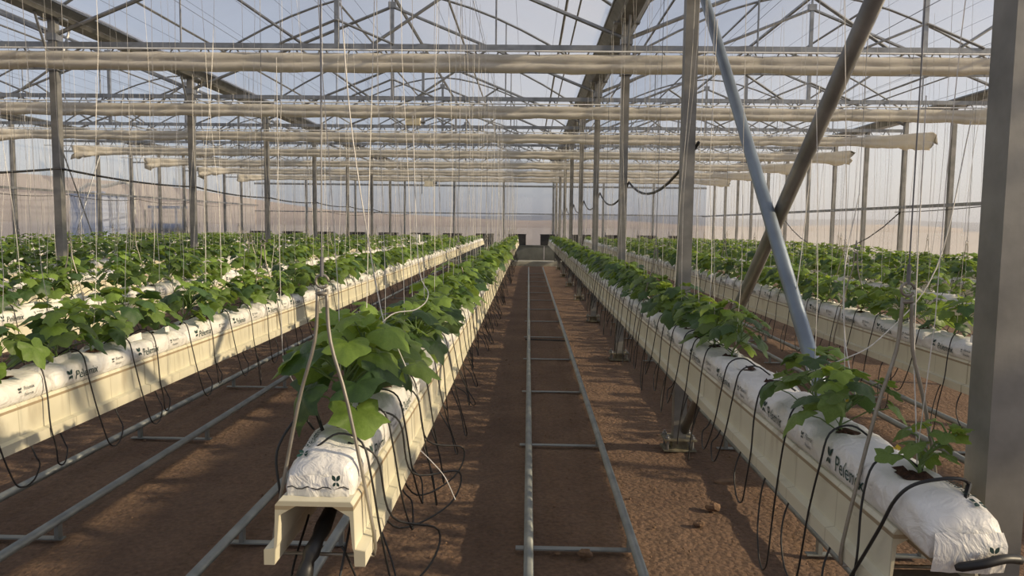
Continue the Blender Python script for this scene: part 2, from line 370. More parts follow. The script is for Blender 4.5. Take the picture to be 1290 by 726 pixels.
# ------------------------------------------------------------------ shell: walls, roof
def post_mb(w=.10, h=4.1, t=None):
    mb = MB(); mb.box((-w/2, -w/2, 0), (w/2, w/2, h)); return mb
def build_shell():
    # left wall
    def wall(name, pts, lab):
        mb = MB(); mb.add(pts, [(0,1,2,3)]); o = mb.build(name, 'wall_film'); tag(o, lab, None, kind='structure'); return o
    zt = ZGUT-.05
    wl = wall('wall_left', [(XL,YBACK,0),(XL,YFAR,0),(XL,YFAR,zt),(XL,YBACK,zt)], 'translucent film wall along the left side')
    wr = wall('wall_right', [(XR,YBACK,0),(XR,YFAR,0),(XR,YFAR,4.4),(XR,YBACK,4.4)], 'translucent film wall along the right side')
    # far wall follows the roof outline
    def endwall(name, y, lab):
        mb = MB(); xs = [XL]
        for b in range(3): xs += [VAL[b] + (VAL[b+1]-VAL[b])*i/12 for i in range(0 if b == 0 else 1, 13)]
        xs.append(XR); vs = []
        for x in xs:
            b = 0 if x < VAL[1] else (1 if x < VAL[2] else 2)
            vs += [(x, y, 0), (x, y, roof_z(b, x))]
        mb.add(vs, [(2*i, 2*i+2, 2*i+3, 2*i+1) for i in range(len(xs)-1)])
        o = mb.build(name, 'wall_film'); tag(o, lab, None, kind='structure'); return o
    wf = endwall('wall_far', YFAR+.16, 'translucent film wall at the far end')
    wb = endwall('wall_near', YBACK, 'translucent film end wall behind the camera')
    # wall posts (parts of the walls)
    pm = MB(); pm.box((-.045,-.05,0),(.045,.05,4.5)); pme = pm.mesh('wall_post','steel_warm')
    pm = MB(); pm.box((-.045,-.05,0),(.045,.05,4.3)); pme2 = pm.mesh('wall_post','steel_warm')
    y = YK[0]-4.07
    while y < YFAR-.5:
        link('post', pme, wl, (XL+.08, y, 0)); link('post', pme2, wr, (XR-.08, y, 0)); y += 2.035
    pm = MB(); pm.box((-.05,-.045,0),(.05,.045,4.0)); pme3 = pm.mesh('end_post','steel')
    i = -6
    while True:
        x = 1.24 + 2.52*i; i += 1
        if x > XR-.3: break
        if x < XL+.2: continue
        link('post', pme3, wf, (x, YFAR, 0))
    # rails
    mb = MB(); mb.beam((XL+.14, YBACK, 2.62), (XL+.14, YFAR, 2.62), .05, .06); mb.build('rail', 'steel', wl)
    mb = MB(); mb.beam((XR-.14, YBACK, 2.31), (XR-.14, YFAR, 2.31), .05, .07); mb.build('rail', 'steel', wr)
    mb = MB(); mb.beam((XL, YFAR-.06, 2.33), (XR, YFAR-.06, 2.33), .05, .05); mb.build('rail', 'steel', wf)
    mb = MB(); mb.beam((XL, YFAR-.06, 3.72), (XR, YFAR-.06, 3.72), .07, .09); mb.build('head_rail', 'steel', wf)
    # cross braces in the left wall
    for (ya, za, yb, zb) in ((YK[5]-.0, .3, YK[5]+2.03, 3.9), (YK[5], 3.9, YK[5]+2.03, .3)):
        mb = MB(); mb.tube([(XL+.16, ya, za), (XL+.16, yb, zb)], .02); mb.build('brace', 'steel', wl)
    # roof film
    mb = MB(); ys = [YBACK] + [YK[0]-4.07*.5+2.035*i for i in range(20) if YBACK < YK[0]-2.035+2.035*i < YFAR] + [YFAR+.06]
    for b in range(3):
        n = 20; xs = [VAL[b] + (VAL[b+1]-VAL[b])*i/n for i in range(n+1)]
        vs = [(x, y, roof_z(b, x)) for y in ys for x in xs]
        mb.add(vs, [(j*(n+1)+i, j*(n+1)+i+1, (j+1)*(n+1)+i+1, (j+1)*(n+1)+i) for j in range(len(ys)-1) for i in range(n)])
    ce = mb.build('ceiling', 'film', smooth=True); tag(ce, 'arched translucent plastic film roof in three bays', None, kind='structure')
    # ribs and purlins are parts of the roof
    for b in range(3):
        mb = MB(); n = 16
        mb.tube([(VAL[b]+(VAL[b+1]-VAL[b])*i/n, 0, roof_z(b, VAL[b]+(VAL[b+1]-VAL[b])*i/n)-.03) for i in range(n+1)], .022, 5)
        me = mb.mesh('rib', 'steel')
        for y in YK: link('rib', me, ce, (0, y, 0))
    for b in range(3):
        for (dx, r, mat) in ((0, .035, 'steel'), (-1.0, .022, 'steel'), (1.05, .022, 'steel_warm'), (-3.1, .02, 'steel'), (3.05, .022, 'steel_warm'), (3.22, .015, 'steel_warm')):
            x = KING[b]+dx; mb = MB(); z = roof_z(b, x)-.07
            mb.tube([(x, YBACK, z), (x, YFAR, z)], r, 5); mb.build('purlin', mat, ce)
    # film wires under the film: many thin lines
    mb = MB()
    for b in range(3):
        x = VAL[b]+.5
        while x < VAL[b+1]-.3:
            z = min(roof_z(b, x)-.12, 5.2); mb.tube([(x, YBACK, z), (x, YFAR, z)], .0028, 3, False); x += .62
    o = mb.build('support_wires', 'wire', ce); o['kind'] = 'stuff'
build_shell()

BAYN = ['left bay', 'centre bay', 'right bay']
# rain gutters on the valleys
def build_valleys():
    labs = ['steel rain gutter along the top of the left wall', 'wide steel valley gutter between left and centre bays',
            'wide steel valley gutter overhead, right of the central track', 'steel rain gutter along the top of the right wall']
    for i, x in enumerate(VAL):
        z = 0 if i < 3 else -.12
        w = .21 if i in (1, 2) else .16
        pr = [(-w, .14), (-w, .12), (-.10, .0), (.10, .0), (w, .12), (w, .14), (w-.015, .14), (.09, .02), (-.09, .02), (-w+.015, .14)]
        e = empty('rain_gutter', (x, YBACK, ZGUT-.12+z)); tag(e, labs[i], 'rain gutter', 'rain gutters of the roof')
        mb = MB(); mb.extrude(pr, 0, YFAR-YBACK); mb.build('channel', 'steel_warm', e)
        for s in (-1, 1):
            mb = MB(); mb.box((s*w-.02, 0, .13), (s*w+.02, YFAR-YBACK, .16)); mb.build('clamp_rail', 'steel', e)
        mb = MB(); bj = MB()
        bj.box((-w*.8, -.06, -.012), (w*.8, .06, .01)); bme = bj.mesh('joint_plate', 'steel')
        for y in YK: link('joint_plate', bme, e, (0, y-YBACK, 0))
build_valleys()

# posts with base plates and knee braces
def build_posts():
    proto = {}
    def mk(x, y, lab, cat='post', near=False):
        e = empty('support_post', (x, y, 0)); tag(e, lab, cat, 'galvanised posts under the valley gutters')
        if 'c' not in proto:
            mb = MB(); mb.box((-.05,-.05,.06),(.05,.05,ZGUT-.12)); 
            proto['c'] = mb.mesh('column', 'steel_warm')
            mb = MB(); mb.box((-.13,-.10,0),(.13,.10,.012)); mb.box((-.13,-.10,.085),(.13,.10,.097)); mb.box((-.06,-.06,.012),(.06,.06,.085))
            proto['b'] = mb.mesh('base_plate', 'plate')
            mb = MB(); mb.tube([(0,0,0),(0,0,.13)], .010, 6); mb.tube([(0,0,.097),(0,0,.112)], .02, 6)
            proto['a'] = mb.mesh('anchor_bolt', 'steel')
            mb = MB(); mb.box((-.075,-.075,-.045),(.075,.075,.045)); proto['k'] = mb.mesh('collar', 'steel')
            for s in (-1, 1):
                mb = MB(); mb.tube(spline([(0, s*.05, 3.80), (0, s*.14, 3.95), (0, s*.30, 4.25), (0, s*.38, ZGUT-.12)], 3), .018, 5)
                proto['n%d' % s] = mb.mesh('knee_brace', 'steel')
        link('column', proto['c'], e); link('base_plate', proto['b'], e); [link('anchor_bolt', proto['a'], e, (sx*.10, sy*.075, 0)) for sx in (-1,1) for sy in (-1,1)]
        link('collar', proto['k'], e, (0,0,ZCH-.30)); link('collar', proto['k'], e, (0,0,ZCH+.09))
        for s in (-1, 1): link('knee_brace', proto['n%d' % s], e)
    side = {1: 'left valley line', 2: 'line right of the central track'}
    for vi in (1, 2):
        for k, y in enumerate(YK[:-1]):
            if vi == 2:
                lab = 'weathered post at the right frame edge beside the near row end' if k == 0 else \
                      ('thick galvanised post standing behind the right row, foot of a diagonal brace' if k == 1 else
                       'galvanised post, %s from the camera in the %s' % (ORD[k], side[vi]))
                mk(VAL[vi], y, lab)
            elif k >= 1:
                mk(VAL[vi], y, 'galvanised post, %s from the camera in the %s' % (ORD[k], side[vi]))

build_posts()

def build_trusses():
    for b in range(3):
        x0, x1, xk = VAL[b]+.05, VAL[b+1]-.05, KING[b]
        P = []
        mb = MB(); mb.beam((x0,0,ZCH),(x1,0,ZCH),.055,.07); P.append(('tie_beam', mb.mesh('tie_beam','steel')))
        mb = MB(); mb.beam((x0,0,ZCH-.30),(x1,0,ZCH-.30),.045,.045); P.append(('lower_chord', mb.mesh('lower_chord','steel')))
        mb = MB(); n = 19
        for i in range(n):
            a = x0+(x1-x0)*i/n; c = x0+(x1-x0)*(i+1)/n; m_ = (a+c)/2
            mb.tube([(a+.03,0,ZCH-.03),(m_-.02,0,ZCH-.29)], .010, 4); mb.tube([(c-.03,0,ZCH-.03),(m_+.02,0,ZCH-.29)], .010, 4)
        P.append(('lattice_web', mb.mesh('lattice_web','steel')))
        mb = MB(); mb.beam((xk,0,ZCH),(xk,0,ZKING),.06,.05); P.append(('king_post', mb.mesh('king_post','steel')))
        mb = MB(); mb.box((xk-.07,-.04,ZKING-.06),(xk+.07,.04,ZKING+.05)); mb.tube([(xk,0,ZKING),(xk,0,ZRIDGE-.05)], .02, 5); P.append(('cap_plate', mb.mesh('cap_plate','steel')))
        for (xa, s) in ((x0, 1), (x1, -1)):
            mb = MB(); mb.tube([(xa,0,ZCH+.14),(xk,0,ZKING-.03)], .028, 7); P.append(('rafter', mb.mesh('rafter','steel')))
            # web: from the foot of the king post to the rafter third point and up to the rib
            xm = xa + (xk-xa)*.52; zm = ZCH+.14 + (ZKING-ZCH-.17)*.52
            mb = MB(); mb.tube([(xk-s*.45,.03,ZCH+.03),(xm,.03,zm)], .022, 6); P.append(('web_brace', mb.mesh('web_brace','steel')))
            mb = MB(); mb.tube([(xk,-.03,ZCH+.34),(xk-s*.75,-.03,ZCH+.03)], .018, 6); P.append(('strut', mb.mesh('strut','steel')))
            mb = MB(); mb.tube([(xa+s*1.65,0,ZCH+.02),(xa+s*1.65,0,roof_z(b,xa+s*1.65)-.03)], .013, 5); P.append(('hanger_rod', mb.mesh('hanger_rod','steel')))
        for k, y in enumerate(YK[:-1]):
            e = empty('roof_truss', (0, y, 0))
            tag(e, 'galvanised lattice roof truss across the %s, %s from the camera' % (BAYN[b], ORD[k]), 'roof truss', 'roof trusses')
            for nme, me in P: link(nme, me, e)
            if k == 0: pass
build_trusses()

# gathered shading screens hung below the trusses
def build_screens():
    rnd = random.Random(3)
    for k, y in enumerate(YK[:-1]):
        yy = y-.62; e = empty('shade_screen', (0, yy, 0))
        tag(e, 'tan shading screen gathered into a roll, %s from the camera' % ORD[k], 'shade screen', 'gathered screens below the trusses')
        mb = MB(); n = 150; x0, x1 = -12.9, 8.6; prof = []
        sd = rnd.uniform(0, 50); n = 260
        # two soft lobes of folded cloth under a narrow top lip
        shape = [(-.03,0),(-.085,-.012),(-.10,-.04),(-.092,-.085),(-.070,-.105),(-.090,-.125),(-.095,-.165),(-.06,-.195),(0,-.205),(.06,-.195),(.095,-.15),(.085,-.10),(.10,-.05),(.085,-.012),(.03,0)]
        m = len(shape)
        for i in range(n+1):
            x = x0+(x1-x0)*i/n
            ph = (x-x0-.4)/.9; sc = abs(math.sin(PI*ph))             # scallops between the loops
            q = noise.noise(Vector((x*.6, sd, 0))); q2 = noise.noise(Vector((x*2.3, sd, 4)))
            dl = max(0, 1-(x-x0)/1.0); dr_ = max(0, 1-(x1-x)/1.1); endf = max(dl, dr_)
            dy = (-1.0*dr_**1.5) + (-.3*dl)
            pinch = .84 + .16*sc**.5
            for j, (py, pz) in enumerate(shape):
                w = noise.noise(Vector((x*5, sd, j*.7)))
                fat = 1 + .5*endf + .9*endf*w
                w += endf*.8*noise.noise(Vector((x*16, sd+3, j*1.9)))
                mb.v.append((x + .10*endf*w, dy + py*(pinch+.18*q2+.10*w)*fat, 3.875 + pz*(1+.10*q+.10*sc+.55*endf) - .012*w - .10*endf*abs(w)*(1 if pz < -.05 else 0)))
        for i in range(n):
            for j in range(m): mb.f.append((i*m+j, (i+1)*m+j, (i+1)*m+(j+1) % m, i*m+(j+1) % m))
        mb.f += [tuple(range(m)), tuple(range((n+1)*m-1, n*m-1, -1))]
        mb.build('cloth_roll', 'screen', e, smooth=True)
        mb = MB(); mb.tube([(XL+.1, -.09, 3.90), (XR-.1, -.09, 3.90)], .012, 5); mb.build('lead_pipe', 'white_box', e)
        mb = MB()
        x = x0+.4
        while x < x1: mb.tube([(x, -.1, 3.90), (x+.01, 0, 3.66), (x, .1, 3.88), (x, .58, 4.06)], .004, 3); x += .9
        mb.build('hanging_loops', 'wire', e)
build_screens()

# diagonal braces in the post line
def build_braces():
    x = VAL[2]
    mb = MB(); mb.tube([(x-.035, YK[1]-.02, 3.93), (x-.035, YK[0]+.03, .13)], .033, 12); o = mb.build('diagonal_brace', 'blue_steel', smooth=True)
    tag(o, 'blue grey steel tube slanting down to the right behind the right row', 'brace')
    mb = MB(); mb.tube([(x+.04, YK[0]+.03, 3.40), (x+.04, YK[1]-.03, .16)], .036, 12); o = mb.build('diagonal_brace', 'steel_warm', smooth=True)
    tag(o, 'dark steel tube leaning from top right down to the thick post foot', 'brace')
build_braces()

# ------------------------------------------------------------------ rail tracks
def build_tracks():
    names = {0: 'on the soil of the central aisle', -1: 'in the aisle left of the centre row', -2: 'below the first row left of centre',
             1: 'in the aisle behind the right front row', 2: 'second aisle beyond the right front row', -3: 'third aisle left of the centre row'}
    tr = {}
    mb = MB(); mb.tube([(0, -0.5, 0), (0, 29.8, 0)], .0255, 10); rme = mb.mesh('rail', 'rail', True)
    mb = MB(); mb.box((-.33,-.022,0),(.33,.022,.008)); cme = mb.mesh('cross_bar', 'rail')
    mb = MB(); mb.box((-.012,-.02,0),(.012,.02,.10)); lme = mb.mesh('support_leg', 'rail')
    for a in (0, -1, -2, 1, 2, -3):
        xc = .302 + 1.6*a
        e = empty('pipe_rail_track', (xc, 0, 0)); tag(e, 'grey steel pipe rail track ' + names[a], 'rail track', 'pipe rail tracks')
        for s in (-1, 1): link('rail', rme, e, (s*.279, 0, .112))
        y = 4.12-2.035
        while y < 29.5:
            link('cross_bar', cme, e, (-.02, y, .006))
            for s in (-1, 1): link('support_leg', lme, e, (s*.279, y, .006))
            y += 1.98 
        if a == 0:
            mb = MB(); mb.tube([(-.33, 11.6, .03), (.33, 11.5, .03)], .012, 6); mb.build('tie_rod', 'black', e)
build_tracks()

# ------------------------------------------------------------------ far end
def build_far_end():
    mb = MB(); mb.box((-13.5, 33.0, -.02), (8.6, 33.35, .19)); tag(mb.build('concrete_kerb', 'concrete'), 'pale concrete kerb across the far end of the central aisle', 'kerb')
    mb = MB(); mb.box((-13.8, 33.35, -.02), (8.7, 37.2, .05)); tag(mb.build('concrete_path', 'concrete'), 'grey concrete path in front of the far wall', None, kind='structure')
    e = empty('low_wall', (0, 37.6, 0)); tag(e, 'low grey panel wall below the black crates at the far end', 'low wall')
    x = -13.6
    mb = MB(); mb.box((0,-.3,.05),(1.56,.3,.76)); pm = mb.mesh('panel', 'grey_panel')
    while x < 7.2: link('panel', pm, e, (x, 0, 0)); x += 1.6
    mb = MB(); mb.box((-13.65,-.33,.74),(8.65,.33,.78)); mb.build('coping', 'grey_panel', e)
    # black crates, one at the end of each row
    mb = MB(); w, d, h, t = .44, .26, .54, .025
    mb.box((-w,-d,0),(w,d,t)); mb.box((-w,-d,t),(-w+t,d,h)); mb.box((w-t,-d,t),(w,d,h)); mb.box((-w+t,-d,t),(w-t,-d+t,h)); mb.box((-w+t,d-t,t),(w-t,d,h))
    body = mb.mesh('crate_body', 'crate')
    mb = MB(); mb.box((-w-.02,-d-.02,h-.04),(w+.02,-d,h)); mb.box((-w-.02,d,h-.04),(w+.02,d+.02,h)); mb.box((-w-.02,-d,h-.04),(-w,d,h)); mb.box((w,-d,h-.04),(w+.02,d,h))
    rim = mb.mesh('rim', 'crate')
    for i, x in enumerate(ROWX):
        o = empty('crate', (x, 37.6, .785)); tag(o, 'black plastic crate at the far end of the %s' % rown(i), 'crate', 'black crates along the far wall')
        link('crate_body', body, o); link('rim', rim, o)
def rown(i):
    k = round((ROWX[i]+.568)/1.6)
    if k == 0: return 'centre row'
    n = ['first','second','third','fourth','fifth','sixth','seventh','eighth'][abs(k)-1]
    return '%s row %s of centre' % (n, 'left' if k < 0 else 'right')
build_far_end()

# ------------------------------------------------------------------ hanging gutters
def row_start(x):
    if abs(x-1.03) < .05: return 1.86
    if abs(x+.568) < .05: return 1.97
    if x < 0: return max(1.95, 1.43*abs(x)-1.6)
    return max(2.3, 1.53*x-1.8)
SEG = 2.035
def gutter_profile():
    o = [(-.138,0),(-.138,.042),(-.110,.047),(-.106,.168),(-.098,.178),(.098,.178),(.106,.168),(.110,.047),(.138,.042),(.138,0)]
    i = [(.109,0),(.107,.042),(.103,.052),(.096,.138),(.050,.165),(-.050,.165),(-.096,.138),(-.103,.052),(-.107,.042),(-.109,0)]
    return o, i
def build_gutters():
    po, pi_ = gutter_profile()
    def segmesh(L):
        mb = MB(); pr = po + pi_; n = len(po)
        vs = [(x,0,z) for x,z in pr] + [(x,L,z) for x,z in pr]; N = len(pr); fs = []
        for i in range(N): fs.append((i, N+i, N+(i+1)%N, (i+1)%N))
        for i in range(n-1):
            a, b2 = i, i+1; c, d = N-1-i-1, N-1-i
            fs.append((a, b2, c, d)); fs.append((N+d, N+c, N+b2, N+a))
        mb.add(vs, fs); return mb.mesh('trough_segment', 'gutter')
    sm = segmesh(SEG-.004)
    rodm = None
    # hanger: V of bent rods with hook and hanging wire
    H = MB(); apz = 1.615-ZG
    H.tube(spline([(-.142, 0, -.012), (-.140, 0, .06), (-.07, 0, .42), (-.022, 0, .60), (-.012, 0, apz)], 4), .0052, 6)
    H.tube(spline([(.142, 0, -.012), (.140, 0, .06), (.07, 0, .42), (.022, 0, .60), (.012, 0, apz)], 4), .0052, 6)
    H.tube([(-.142,0,-.012),(.142,0,-.012)], .0052, 6)
    rods = H.mesh('bent_rod', 'rod', True)
    H = MB(); r = .018; H.tube([(r*math.cos(t), 0, apz+.022+r*math.sin(t)) for t in [i*2*PI/12 for i in range(12)]], .004, 5)
    H.tube([(-.014,0,apz-.012),(.014,0,apz-.012)], .007, 6)
    hook = H.mesh('hook', 'rod', True)
    H = MB(); H.tube([(0,0,apz+.035),(0,0,apz+.09)], .0055, 6); H.tube([(0,0,apz+.09),(.01,0,ZCH-ZG)], .0022, 4); wire = H.mesh('hanging_wire', 'wire')
    for i, x in enumerate(ROWX):
        y0 = row_start(x); e = empty('growing_gutter', (x, y0, ZG))
        tag(e, 'long cream hanging growing gutter of the ' + rown(i), 'gutter', 'hanging growing gutters')
        L = YROW1-y0; n = int(L//SEG)
        for j in range(n): link('trough_segment', sm, e, (0, j*SEG, 0))
        if L-n*SEG > .05: link('trough_segment', segmesh(L-n*SEG), e, (0, n*SEG, 0))
        for k, yk in enumerate(YK[:-1]):
            yh = yk+.09
            if yh < y0 or yh > YROW1: continue
            for nm, me in (('bent_rod', rods), ('hook', hook), ('hanging_wire', wire)): link(nm, me, e, (0, yh-y0, 0))
        if abs(x-1.03) < .05:
            mb = MB(); mb.box((-.09,-.02,.015),(.12,.10,.03)); mb.build('end_bracket', 'steel', e)
build_gutters()

# ------------------------------------------------------------------ bags with print
BAGL = 1.28; BP = 1.30
PROF = [(-.100,.0),(-.107,.018),(-.109,.045),(-.104,.070),(-.088,.090),(-.055,.101),(-.020,.105),(.020,.105),(.055,.101),(.088,.090),(.104,.070),(.109,.045),(.107,.018),(.100,.0)]
_p = []
for _a, _b in zip(PROF, PROF[1:]): _p += [_a, ((_a[0]+_b[0])/2*1.004, (_a[1]+_b[1])/2+.0012*(_a[1] > .08))]
PROF = _p + [PROF[-1]]
def endshape(t, L):
    d = min(t, L-t); return (1-math.exp(-(d+.006)/.022)) if d < .15 else 1.0
def bag_point(px, pz, y, seed, L, holes, droop=0):
    e = endshape(y, L)
    z = pz*(.50+.50*e) if pz > 0 else 0; x = px*(.90+.10*e)
    nz = noise.noise(Vector((px*14+seed*9, y*6, pz*16)))*.009 + noise.noise(Vector((px*40+seed, y*17, pz*40)))*.0045 + (.5-abs(noise.noise(Vector((px*9-seed, y*11, pz*22)))))*.009
    nw = noise.noise(Vector((seed*3.1, y*3.2, 0)))*.010
    if pz > .06:
        for h in holes: z -= .018*math.exp(-((y-h)/.07)**2)*max(0, 1-abs(px)/.11)
    k = 1 if pz > .015 else .2
    return Vector((x + (nz*k if px > 0 else -nz*k), y, z + (nw+nz)*(pz/.1)))
def bag_mesh(seed, L, ny, holes, droop=0.0):
    mb = MB(); m = len(PROF)
    ts = [0, .010, .03, .07] + [ .07+(L-.14)*i/ny for i in range(1, ny)] + [L-.07, L-.03, L-.010, L]
    for y in ts:
        for (px, pz) in PROF:
            p = bag_point(px, pz, y, seed, L, holes)
            if droop and y < .16: p.z -= droop*((.16-y)/.16)**1.4
            mb.v.append(tuple(p))
    for i in range(len(ts)-1):
        for j in range(m): mb.f.append((i*m+j, i*m+(j+1) % m, (i+1)*m+(j+1) % m, (i+1)*m+j))
    mb.f += [tuple(range(m-1, -1, -1)), tuple(range((len(ts)-1)*m, len(ts)*m))]
    return mb.mesh('grow_bag', 'bag', True)
def text_flat(s, size):
    cu = bpy.data.curves.new('t', 'FONT'); cu.body = s; cu.size = size; cu.resolution_u = 2; cu.offset = 0
    o = bpy.data.objects.new('t', cu); COL.objects.link(o)
    bpy.context.view_layer.update()
    dg = bpy.context.evaluated_depsgraph_get(); me = o.evaluated_get(dg).to_mesh()
    vs = [tuple(v.co) for v in me.vertices]; fs = [tuple(p.vertices) for p in me.polygons]
    o.evaluated_get(dg).to_mesh_clear(); bpy.data.objects.remove(o); bpy.data.curves.remove(cu)
    bm = bmesh.new(); bv = [bm.verts.new(v) for v in vs]
    for f in fs:
        try: bm.faces.new([bv[i] for i in f])
        except ValueError: pass
    bmesh.ops.remove_doubles(bm, verts=bm.verts, dist=1e-6)
    x1 = max(v[0] for v in vs)
    for ax, lo, hi, st in ((1, -.02, .06, .007), (0, 0, x1, .02)):
        c = lo
        while c < hi:
            co = [0,0,0]; co[ax] = c; no = [0,0,0]; no[ax] = 1
            bmesh.ops.bisect_plane(bm, geom=bm.verts[:]+bm.edges[:]+bm.faces[:], plane_co=co, plane_no=no); c += st
    bm.verts.index_update(); vs = [tuple(v.co) for v in bm.verts]; fs = [tuple(v.index for v in f.verts) for f in bm.faces]; bm.free()
    return vs, fs
WORD_V, WORD_F = text_flat('Pelemix', .062)
SMALL_V, SMALL_F = text_flat('Pelemix', .022)
WW = max(v[0] for v in WORD_V)
def petals(cx, cy, s):
    vs = []; fs = []
    for (ang, ln, wd) in ((55, 1.0, .34), (125, 1.0, .34), (-50, .72, .26), (-130, .72, .26)):
        a = math.radians(ang); d = Vector((math.cos(a), math.sin(a))); nrm = Vector((-d.y, d.x)); b = len(vs)
        pts = [(.10,0),(.35,wd*.75),(.65,wd),(.9,wd*.55),(1.05,0),(.9,-wd*.55),(.65,-wd),(.35,-wd*.75)]
        for (u, v) in pts: p = d*(u*ln*s) + nrm*(v*s*.8); vs.append((cx+p.x, cy+p.y, 0))
        fs.append(tuple(range(b, b+8)))
    return vs, fs
def side_x(z):
    for i in range(12):
        (x0, z0), (x1, z1) = PROF[i], PROF[i+1]
        if z0 <= z <= z1: return abs(x0 + (x1-x0)*(z-z0)/(z1-z0))
    return .09
def print_mesh(seed, L, holes, side, items, name, mat, off=.0034):
    mb = MB()
    for (kind, u0, v0, sc) in items:
        vs, fs = {'w': (WORD_V, WORD_F), 's': (SMALL_V, SMALL_F), 'p': petals(0, 0, 1)}[kind]
        out = []
        for v in vs:
            u = u0 + v[0]*sc; z = v0 + v[1]*sc; z = max(.006, min(.088, z))
            y = u if side > 0 else L-u
            p = bag_point(side*side_x(z), z, y, seed, L, holes); p.x += side*off; out.append(tuple(p))
        mb.add(out, fs if side > 0 else [tuple(reversed(f)) for f in fs])
    return mb.mesh(name, mat)
HOLES = [.16, .48, .80, 1.12]
def bag_start(x): return row_start(x) + (-.13 if abs(x-1.03) < .05 else (.06 if abs(x+.568) < .05 else -.03))
def bag_holes(i, n):
    x = ROWX[i]
    if n == 0 and abs(x-1.032) < .05: return [.26, .68, .97]
    if n == 0 and abs(x+.568) < .05: return [.33, .62, .93]
    return HOLES
def hole_mesh(h, s, k):
    mb = MB(); n = 14; vs = [(.0, h, .094)]
    for ring, rr in ((0, .55), (1, 1)):
        for i in range(n):
            a = 2*PI*i/n; r = (.040+.022*noise.noise(Vector((math.cos(a)*1.7, math.sin(a)*1.7, h*9+s))))*rr
            vs.append((r*math.cos(a)*min(k, 1.25), h+r*math.sin(a)*k, (.099 if ring == 0 else .0935)+.012*noise.noise(Vector((i*.9, h*5, s+ring*7)))*(1.6-ring*1.3)))
    mb.add(vs, [(0, 1+i, 1+(i+1) % n) for i in range(n)] + [(1+i, 1+n+i, 1+n+(i+1) % n, 1+(i+1) % n) for i in range(n)])
    return mb.mesh('planting_hole', 'cocopeat')
